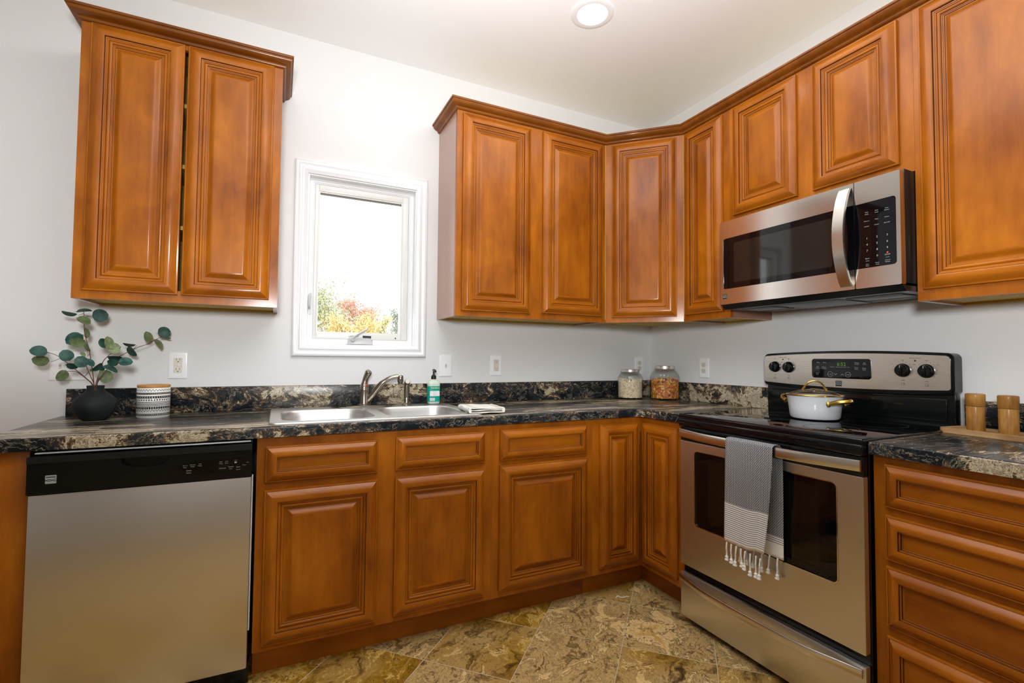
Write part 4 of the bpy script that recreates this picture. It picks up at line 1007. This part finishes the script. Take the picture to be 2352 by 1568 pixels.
for s, x, z, q in (('Time', .642, 1.6995, .0065), ('Cook', .642, 1.6925, .0065), ('Auto', .674, 1.6995, .0065), ('Cook', .674, 1.6925, .0065), ('Auto', .706, 1.6995, .0065), ('Reheat', .706, 1.6925, .0065), ('Popcorn', .642, 1.668, .0062), ('Pizza', .674, 1.668, .0065), ('Potato', .706, 1.668, .0065), ('Defrost', .642, 1.6485, .0062), ('Frozen', .674, 1.6485, .0065), ('Beverage', .706, 1.6485, .0062),
    ('Start', .642, 1.5315, .0085), ('+30 Sec', .642, 1.5235, .005), ('STOP', .706, 1.5345, .009), ('Cancel', .706, 1.5265, .005), ('Vent', .642, 1.5115, .006), ('Timer', .642, 1.5055, .006), ('Power', .674, 1.5125, .006), ('Level', .674, 1.5065, .006), ('Clock &', .706, 1.5165, .006), ('Settings', .706, 1.5105, .006)):
    letters(bm, s, q*.8, FM(x, yk, z))
obj('keypad_lettering', bm, [LTEXT, REDM], kp)
bm = B(); lathe(bm, [(0, 0), (.003, 0), (0, .0003)], 12, Matrix.Translation((.706, yk, 1.5445)) @ Matrix.Rotation(PI/2, 4, 'X')); obj('stop_mark', bm, REDM, kp, label='small red stop mark')
bm = B(); plate(bm, [(.001, -.3985), (MW_-.001, -.3985), (MW_-.001, -.002), (.001, -.002)], [], Z0-.020, Z0-.002)
for v in bm.verts:
    if v.co.z < Z0-.01 and v.co.y < -.39: v.co.y += .030; v.co.z -= .002
    if v.co.z < Z0-.01 and v.co.y > -.01: v.co.z += .004
ub = obj('underside', bm, BLACKP, t)
bm = B()
for x0, x1 in ((.06, .21), (.53, .70)):
    box(bm, x0, x1, -.30, -.20, Z0-.0245, Z0-.0205, .001)
    box(bm, x0-.01, x1+.01, -.32, -.315, Z0-.025, Z0-.0205); box(bm, x0-.01, x1+.01, -.185, -.18, Z0-.025, Z0-.0205)
box(bm, .24, .50, -.34, -.10, Z0-.0235, Z0-.0205, .001)
obj('vent_filters', bm, GREYM, ub)

# ------------------------------------------------------------------ wall plates
def device(name, label, cat, x, z, w, h, kinds, wall='back', group=None):
    loc, rz = ((x, -.0004, z), 0) if wall == 'back' else ((-.0004, x, z), RZR)
    t = thing(name, label, cat, loc, rz, group)
    bm = B(); rings(bm, -w/2, w/2, -h/2, h/2, [(0, 0), (0, .0025), (.0015, .0045), (.006, .0058), (.009, .006)], cap=True, mats=(0, 0, 0)); obj('cover_plate', bm, PLATE, t, smooth=20)
    n = len(kinds)
    for i, k in enumerate(kinds):
        cx = (i-(n-1)/2)*.046
        bm = B()
        if k == 'toggle':
            plate(bm, rrect(cx-.0052, cx+.0052, -.0125, .0125, .001, 2), [], -.006, -.0068, XZ, 0)
            tube(bm, [(cx, -.006, 0), (cx, -.016, .007)], [.0042, .0034], 8, mi=0); obj('toggle', bm, IVORY, t)
            sl = [.030, -.030]
        elif k == 'gfci':
            plate(bm, rrect(cx-.0165, cx+.0165, -.0335, .0335, .002, 2), [], -.006, -.0078, XZ); d = obj('receptacle', bm, IVORY, t)
            bm = B()
            for s in (-1, 1):
                for ex in (-.0062, .0062): plate(bm, [(cx+ex-.0009, s*.0215+.001), (cx+ex+.0009, s*.0215+.001), (cx+ex+.0009, s*.0215+.009), (cx+ex-.0009, s*.0215+.009)], [], -.0077, -.0080, XZ)
                plate(bm, rrect(cx-.0024, cx+.0024, s*.0215-.0075, s*.0215-.003, .002, 3), [], -.0077, -.0080, XZ)
            plate(bm, rrect(cx-.012, cx-.010, -.0035, -.0015, .0008, 2), [], -.0077, -.0080, XZ)
            obj('slots', bm, SLOT, d)
            bm = B(); box(bm, cx-.007, cx+.007, -.0082, -.0077, -.0045, .0045, .0002); obj('test_buttons', bm, IVORY, d); sl = [.048, -.048]
        else:
            plate(bm, rrect(cx-.0165, cx+.0165, .003, .0325, [.010]*4, 4), [], -.006, -.0075, XZ); plate(bm, rrect(cx-.0165, cx+.0165, -.0325, -.003, [.010]*4, 4), [], -.006, -.0075, XZ); d = obj('receptacle', bm, IVORY, t)
            bm = B()
            for s in (-1, 1):
                for ex in (-.0062, .0062): plate(bm, [(cx+ex-.0009, s*.018+.000), (cx+ex+.0009, s*.018+.000), (cx+ex+.0009, s*.018+.008), (cx+ex-.0009, s*.018+.008)], [], -.0074, -.0077, XZ)
                plate(bm, rrect(cx-.0024, cx+.0024, s*.018-.0085, s*.018-.004, .002, 3), [], -.0074, -.0077, XZ)
            obj('slots', bm, SLOT, d); sl = [0]
        for q in sl:
            bm = B(); lathe(bm, [(0, 0), (.0028, 0), (.0024, .001), (0, .0013)], 12, Matrix.Translation((cx, -.0059 if k != 'duplex' else -.0059, q)) @ Matrix.Rotation(PI/2, 4, 'X')); obj('screw', bm, PLATE, t)
device('light_switch', 'double white switch plate partly hidden behind the eucalyptus leaves', 'light switch', -3.072, 1.118, .118, .118, ['toggle', 'toggle'])
device('wall_outlet', 'white outlet above the patterned canister', 'outlet', -2.698, 1.1205, .072, .118, ['gfci'])
device('light_switch', 'single white switch plate right of the window, above the soap bottle', 'light switch', -1.465, 1.120, .072, .118, ['toggle'])
device('wall_outlet', 'white outlet on the back wall just right of the single switch', 'outlet', -1.160, 1.122, .072, .118, ['gfci'])
device('wall_outlet', 'white outlet half hidden behind the jar of pale pasta', 'outlet', -.100, 1.122, .072, .118, ['duplex'])
device('wall_outlet', 'white outlet on the right wall between the colourful jar and the range', 'outlet', -.467, 1.1165, .072, .118, ['duplex'], 'right')

# ------------------------------------------------------------------ things on the worktop
# vase
VX, VY = -2.929, -.200
bm = B(); lathe(bm, [(0, .0006), (0.0327, .0006), (0.0398, .004), (0.0518, .016), (0.0621, .032), (0.0670, .046), (0.0689, .060), (0.0665, .072), (0.0610, .082), (0.0469, .097), (0.0332, .108), (0.0278, .115), (0.0259, .123), (0.0275, .1305), (0.0262, .132), (0.0223, .130), (0.0218, .118), (0.0327, .10), (0.0545, .07), (0.0491, .02), (0, .012)], 44)
tag(obj('vase', bm, MATTEB, loc=(VX, VY, CZ1), smooth=60), 'round matte black clay vase at the left end of the worktop', 'vase')
STEMS = {'tall': [(-2.931, -0.21, 1.04), (-2.937, -0.21, 1.097), (-2.95, -0.2, 1.167), (-2.955, -0.2, 1.193), (-2.968, -0.19, 1.231), (-2.973, -0.19, 1.266), (-2.978, -0.18, 1.308), (-2.979, -0.18, 1.331)],
'bloom': [(-2.926, -0.215, 1.04), (-2.913, -0.22, 1.098), (-2.905, -0.22, 1.136), (-2.886, -0.23, 1.161), (-2.872, -0.23, 1.174), (-2.857, -0.23, 1.187)],
'long': [(-2.926, -0.2, 1.039), (-2.918, -0.18, 1.1), (-2.895, -0.17, 1.134), (-2.872, -0.15, 1.158), (-2.845, -0.13, 1.179), (-2.82, -0.11, 1.197), (-2.789, -0.1, 1.211), (-2.768, -0.09, 1.229), (-2.742, -0.08, 1.245)],
'left': [(-2.93, -0.22, 1.041), (-2.951, -0.22, 1.073), (-2.981, -0.22, 1.104), (-3.006, -0.22, 1.129), (-3.028, -0.22, 1.151), (-3.045, -0.22, 1.163), (-3.067, -0.22, 1.172)],
'lowleft': [(-2.937, -0.2, 1.04), (-2.959, -0.19, 1.07), (-2.983, -0.18, 1.09), (-3.001, -0.17, 1.1), (-3.028, -0.16, 1.099)],
'short': [(-2.924, -0.23, 1.041), (-2.932, -0.25, 1.083), (-2.941, -0.26, 1.117), (-2.944, -0.27, 1.136)],
'lowright': [(-2.919, -0.23, 1.041), (-2.901, -0.25, 1.08), (-2.882, -0.26, 1.108), (-2.87, -0.26, 1.125), (-2.843, -0.27, 1.137)]}
LEAVES = [('tall', (-3.025, -0.17, 1.322), 0.0287, 0.007, -12, 0), ('tall', (-2.972, -0.2, 1.331), 0.0293, 0.0057, 8, 0), ('tall', (-2.936, -0.15, 1.319), 0.0312, 0.023, 10, 0), ('tall', (-2.969, -0.21, 1.294), 0.0269, 0.0133, -25, 1), ('tall', (-2.972, -0.17, 1.248), 0.021, 0.0097, -80, 1), ('tall', (-3.004, -0.18, 1.224), 0.0334, 0.0207, 35, 0), ('tall', (-2.985, -0.21, 1.211), 0.0299, 0.0158, -10, 1), ('tall', (-2.959, -0.2, 1.193), 0.0191, 0.007, -65, 1), ('tall', (-2.971, -0.2, 1.165), 0.0127, 0.007, -50, 1),
('left', (-3.092, -0.22, 1.175), 0.0305, 0.0177, -10, 0), ('left', (-3.102, -0.17, 1.141), 0.0306, 0.0172, -8, 1), ('left', (-3.007, -0.24, 1.161), 0.0231, 0.0222, -60, 0), ('left', (-2.991, -0.23, 1.122), 0.0233, 0.01, -10, 0), ('lowleft', (-3.045, -0.15, 1.083), 0.0239, 0.0185, 60, 1), ('lowleft', (-2.94, -0.2, 1.107), 0.0112, 0.0058, 30, 1), ('short', (-2.952, -0.28, 1.138), 0.023, 0.0214, -60, 0), ('short', (-2.933, -0.26, 1.134), 0.0202, 0.0109, -40, 0),
('bloom', (-2.903, -0.22, 1.209), 0.0224, 0.0154, -50, 0), ('bloom', (-2.883, -0.25, 1.211), 0.0237, 0.0158, -85, 1), ('bloom', (-2.867, -0.24, 1.189), 0.0239, 0.0185, 20, 1), ('bloom', (-2.915, -0.24, 1.117), 0.0221, 0.0095, 45, 0), ('bloom', (-2.906, -0.23, 1.112), 0.0127, 0.0079, -30, 0), ('lowright', (-2.861, -0.25, 1.152), 0.0286, 0.0095, -5, 0), ('lowright', (-2.862, -0.27, 1.136), 0.022, 0.012, -8, 0), ('lowright', (-2.823, -0.27, 1.138), 0.027, 0.0143, 3, 0), ('lowright', (-2.871, -0.26, 1.111), 0.03, 0.0088, -28, 0), ('lowright', (-2.894, -0.22, 1.081), 0.0281, 0.023, 15, 1),
('long', (-2.846, -0.13, 1.207), 0.0264, 0.0054, -8, 0), ('long', (-2.836, -0.13, 1.179), 0.0254, 0.0119, -55, 0), ('long', (-2.792, -0.1, 1.241), 0.0226, 0.0167, 100, 1), ('long', (-2.739, -0.08, 1.262), 0.0283, 0.0213, 10, 0), ('long', (-2.73, -0.07, 1.242), 0.0178, 0.0053, -30, 1), ('long', (-2.756, -0.09, 1.212), 0.0246, 0.0105, -55, 1)]
LB = {'tall': 'tallest eucalyptus branch, rising straight up from the black vase', 'bloom': 'eucalyptus branch with clustered round leaves just right of the tallest', 'long': 'longest eucalyptus branch, reaching far to the upper right',
 'left': 'eucalyptus branch leaning left across the switch plate', 'lowleft': 'thin low eucalyptus branch with one round leaf at its left tip', 'short': 'shortest eucalyptus branch with one dark round leaf, before the tallest', 'lowright': 'low eucalyptus branch spreading right with dark leaves over a pale round one'}
lr_ = random.Random(5)
for nm, pts in STEMS.items():
    t = thing('eucalyptus_branch', LB[nm], 'branch', pts[0], 0, 'eucalyptus branches in the vase'); O = Vector(pts[0])
    root = Vector((VX+(pts[0][0]-VX)*.4, VY+(pts[0][1]-VY)*.4, .95))
    bm = B(); sp = smoothpath([root-O]+[Vector(p)-O for p in pts], 5); n = len(sp)
    tube(bm, sp, [.0018-.0009*i/n for i in range(n)], 7)
    mine = [l for l in LEAVES if l[0] == nm]
    for _, c, a, b, ang, tone in mine:           # leaf stalks
        c = Vector(c)-O; near = min(sp, key=lambda q: (q-c).length+abs(q.z-c.z)*.2+(0.02 if q.z > c.z+.01 else 0))
        dv = Vector((math.cos(rad(ang)), 0, math.sin(rad(ang)))); s = -1 if (near-c).dot(dv) < 0 else 1
        e = c+dv*(a*.97*s); tube(bm, [near, near.lerp(e, .5)+Vector((0, -.002, -.002)), e], .0008, 5)
    obj('stem', bm, STEM, t)
    for k, (_, c, a, b, ang, tone) in enumerate(mine):
        c = Vector(c)-O; view = (Vector((-2.3, -2.57, 1.16))-O-c).normalized()
        Lx = Vector((math.cos(rad(ang)), 0, math.sin(rad(ang)))); Lx = (Lx-view*Lx.dot(view)).normalized(); W = view.cross(Lx)
        ca_, sa_ = math.cos(rad(ang)), math.sin(rad(ang)); a, b = a*math.hypot(.80*ca_, sa_), b*math.hypot(.80*sa_, ca_)
        b *= 1.15; bt = max(b, a*.95); ca = min(1, b/bt); th = math.acos(ca)*(1 if lr_.random() < .7 else -1)
        Wt = W*math.cos(th)+view*math.sin(th); Nn = Lx.cross(Wt)
        near = min(sp, key=lambda q: (q-c).length); s = -1 if (near-c).dot(Lx) < 0 else 1
        bm = B(); ns = 10; cols = []
        for i in range(ns+1):
            u = i/ns; x = (2*u-1); base = (1-x*s)/2       # 0 at stalk end
            w = bt*math.sqrt(max(0, 1-x*x))*(1.06-.18*base) if 0 < i < ns else 0
            if i in (0, ns): w = bt*.04
            col = []
            for j in range(7):
                q = (j/3-1); col.append(bm.verts.new(c+Lx*(x*a)+Wt*(q*w)+Nn*(abs(q)**1.5*w*.16-(x*x)*a*.12)))
            cols.append(col)
        for A, D_ in zip(cols, cols[1:]):
            for j in range(6): f = bm.faces.new((A[j], A[j+1], D_[j+1], D_[j])); f.material_index = 0
        for i in range(ns):
            m0, m1 = cols[i][3].co, cols[i+1][3].co
            for sgn in (1, -1):
                dv = Wt*(a*.012); o_ = Nn*(.0004*sgn)
                bm.faces.new([bm.verts.new(q) for q in (m0-dv+o_, m0+dv+o_, m1+dv+o_, m1-dv+o_)]).material_index = 1
        obj('leaf', bm, [LEAFL if tone else LEAFD, LEAFV if tone else LEAFD], t, recalc=False, smooth=80, label='pale green leaf underside' if tone else None)

# patterned canister
t = thing('canister', 'white canister with black bands and a wooden lid, right of the black vase', 'canister', (-2.752, -.165, CZ1), rad(20))
CRD = .0560; CH = .120
bm = B(); lathe(bm, [(0, .0006), (CRD-.004, .0006), (CRD, .004), (CRD, CH-.002), (CRD-.002, CH), (0, CH)], 64)
def patch(a0, a1, z0, z1, shape='rect', mi=1):
    r = CRD+.0003; n = max(1, int((a1-a0)/.1))
    if shape == 'rect':
        for k in range(n):
            p, q = a0+(a1-a0)*k/n, a0+(a1-a0)*(k+1)/n
            f = bm.faces.new([bm.verts.new((r*math.cos(a), r*math.sin(a), z)) for a, z in ((p, z0), (q, z0), (q, z1), (p, z1))]); f.material_index = mi
    elif shape == 'dot':
        c, d = (a0+a1)/2, (z0+z1)/2
        f = bm.faces.new([bm.verts.new((r*math.cos(c+(a1-a0)/2*math.cos(2*PI*k/12)), r*math.sin(c+(a1-a0)/2*math.cos(2*PI*k/12)), d+(z1-z0)/2*math.sin(2*PI*k/12))) for k in range(12)]); f.material_index = mi
    else:
        f = bm.faces.new([bm.verts.new(((r+.0003)*math.cos(a), (r+.0003)*math.sin(a), z)) for a, z in shape]); f.material_index = mi
def full(z0, z1): patch(0, 2*PI, z0, z1)
def dashes(z, n, ph, duty=.6, h=.0022):
    for k in range(n): a = 2*PI*(k+ph)/n; patch(a, a+2*PI/n*duty, z, z+h)
for z in (.1085, .0285): dashes(z+.0035, 34, 0); dashes(z-.0005, 34, .5)
for z in (.0945, .0110):
    full(z, z+.0070)
    for k in range(58): a = 2*PI*k/58; patch(a, a+.065, z+.0026, z+.0046, mi=0)
    for f in bm.faces:
        pass
for zb in (.0945, .0110): full(zb-.0002, zb+.0020); full(zb+.0052, zb+.0072)
full(.0785, .0880)
for k in range(44):
    a = 2*PI*k/44
    for s in (1, -1): patch(0, 0, 0, 0, [(a, .08325), (a+.030, .08325), (a+.085, .08325+s*.0036), (a+.050, .08325+s*.0036)], 0)
for k in range(40): a = 2*PI*k/40; patch(a, a+.085, .0695, .0755, 'dot')
for z in (.0640, .0600, .0560, .0525, .0488): full(z, z+.0017)
full(.0365, .0460)
for k in range(46):
    a = 2*PI*k/46
    for s in (1, -1): patch(0, 0, 0, 0, [(a, .04125+s*.0033), (a+.07, .04125+s*.0033), (a+.035, .04125+s*.0002)], 0)
CM = plain('white_glaze_pattern', (.82, .81, .78), .18, coat=.3)
obj('body', bm, [CM, INK], t, recalc=False, smooth=50)
bm = B(); lathe(bm, [(0, CH+.0005), (CRD-.004, CH+.0005), (CRD-.0005, CH+.002), (CRD-.0005, CH+.009), (CRD-.003, CH+.0115), (0, CH+.0115)], 64); obj('lid', bm, BAMBOO, t, label='flat wooden lid')

# storage jars with pasta
def jar(name, label, x, y, R, H, neck, lid):
    t = thing(name, label, 'jar', (x, y, CZ1))
    fl = lambda i, s, z: .016*math.cos(i*2*PI/6)*max(0, min(1, (z-.01)/.03))*max(0, min(1, (H-.03-z)/.03))*(1.0)
    prof = [(0, .0008), (R*.90, .0008), (R*.97, .006), (R, .018), (R, H*.55), (R*.985, H*.66), (R*.92, H*.76), (R*.80, H*.84), (neck*1.03, H*.88), (neck, H*.90), (neck, H*.93)]
    inn = [(neck-.003, H*.93), (neck-.003, H*.89), (R*.77, H*.83), (R*.89, H*.75), (R*.955, H*.65), (R-.0045, H*.54), (R-.0045, .020), (R*.90, .010), (0, .009)]
    bm = B(); lathe(bm, prof+inn, 96, flute=fl); obj('glass_body', bm, JARG, t, smooth=70)
    bm = B(); lathe(bm, [(0, H*.905), (lid-.001, H*.905), (lid, H*.91), (lid, H-.002), (lid-.002, H), (0, H)], 48); obj('lid', bm, STEELB, t, label='round metal lid')
    return t
jar('glass_jar', 'fluted glass jar filled with pale pasta, left of the colourful one', -.290, -.140, .0800, .188, .050, .058)
jar('glass_jar', 'taller fluted glass jar of colourful pasta in the corner', -.118, -.262, .0900, .212, .056, .062)
def pasta(name, label, x, y, R, ht, n, mats, r, ln, curl, seed):
    rn = random.Random(seed); bm = B()
    lathe(bm, [(0, .012), (R*.90, .012), (R*.90, ht*.84), (0, ht*.90)], 20, mi=len(mats)-1)
    for i in range(n):
        a = rn.uniform(0, 2*PI); q = rn.random()
        rr = R*(.86+.10*rn.random()) if q < .72 else R*math.sqrt(rn.random())*.9
        z = rn.uniform(.018, ht*.92) if q < .72 else ht*rn.uniform(.84, .98)
        rr = min(rr, R-.010) if z > ht*.8 else min(rr, R-.006)
        c = Vector((rr*math.cos(a), rr*math.sin(a), z))
        d = Vector((-math.sin(a), math.cos(a), 0))*rn.uniform(-1, 1)+Vector((0, 0, 1))*rn.uniform(-1, 1); d.normalize()
        if q >= .72: d = Vector((rn.uniform(-1, 1), rn.uniform(-1, 1), rn.uniform(-.3, .6))).normalized()
        nn = Vector((-math.cos(a), -math.sin(a), 0)); l_ = ln*rn.uniform(.6, 1.2)
        if curl == 0:
            p = [c-d*l_/2, c+d.cross(nn)*l_*rn.uniform(-.12, .12), c+d*l_/2]; p = smoothpath(p, 3); tube(bm, p, r, 6, mi=0)
        else:
            m = rn.choices(range(len(mats)-1), (4, 3, 1.4, 2, 1.5))[0] if len(mats) > 3 else 0; p = []; w = d.cross(nn).normalized(); tw = rn.uniform(0, 6)
            for k in range(9):
                s = k/8-.5; p.append(c+d*(l_*s)+w*(.0042*math.cos(tw+s*9))+nn*(.0042*(math.sin(tw+s*9)+.9)))
            tube(bm, p, r, 6, mi=m, flat=(1.7, .7))
    for v in bm.verts:
        h_ = math.hypot(v.co.x, v.co.y)
        if h_ > R*.955-.003: v.co.x *= (R*.955-.003)/h_; v.co.y *= (R*.955-.003)/h_
        v.co.z = max(v.co.z, .0105)
    o = obj(name, bm, mats, loc=(x, y, CZ1), smooth=60); tag(o, label, 'pasta', kind='stuff')
pasta('pale_pasta', 'pale short pasta filling the left fluted jar', -.290, -.140, .0800, .128, 620, [PASTAW, plain('pasta_shade', (.60, .45, .26), .6)], .0017, .036, 0, 3)
pasta('colourful_pasta', 'orange, yellow and purple pasta twists half filling the taller jar', -.118, -.262, .0900, .128, 330, PASTA+[plain('pasta_core', (.45, .14, .02), .6)], .0042, .034, 1, 8)

# board and mills
BT = .018
t = thing('serving_board', 'shallow wooden serving board under the two wooden mills', 'serving board', (-.128, -1.884, CZ1), rad(-97))
bm = B(); o_ = rrect(-.205, .205, -.068, .068, .018, 5); i_ = rrect(-.187, .187, -.050, .050, .014, 5)
plate(bm, o_, [i_], .0006, BT); plate(bm, i_, [], .0006, BT-.007)
obj('board', bm, BOARD, t)
def mill(label, x, y, a):
    t = thing('spice_mill', label, 'spice mill', (x, y, CZ1+BT-.0068), a, 'wooden mills on the board')
    bm = B(); lathe(bm, [(0, 0), (.0238, 0), (.0246, .001), (.0250, .085), (.0246, .0865), (.023, .0875), (0, .0875)], 40); obj('body', bm, ACACIA, t)
    bm = B(); lathe(bm, [(0, .088), (.0252, .088), (.0258, .089), (.0265, .126), (.0257, .129), (.0230, .1305), (0, .131)], 40); obj('cap', bm, ACACIA, t)
mill('plain wooden spice mill on the board, nearer the range', -.128, -1.762, 0)
mill('wooden spice mill with a streaked cap, on the board farther from the range', -.140, -1.850, 2.1)

# scrap of white string on the floor
bm = B(); tube(bm, smoothpath([(-.792, -.640, .003), (-.772, -.632, .0035), (-.770, -.645, .003), (-.748, -.655, .003), (-.735, -.650, .003), (-.728, -.662, .003)], 5), .0021, 6)
tag(obj('string_scrap', bm, CLOTH), 'short scrap of white string on the tile floor', 'string')
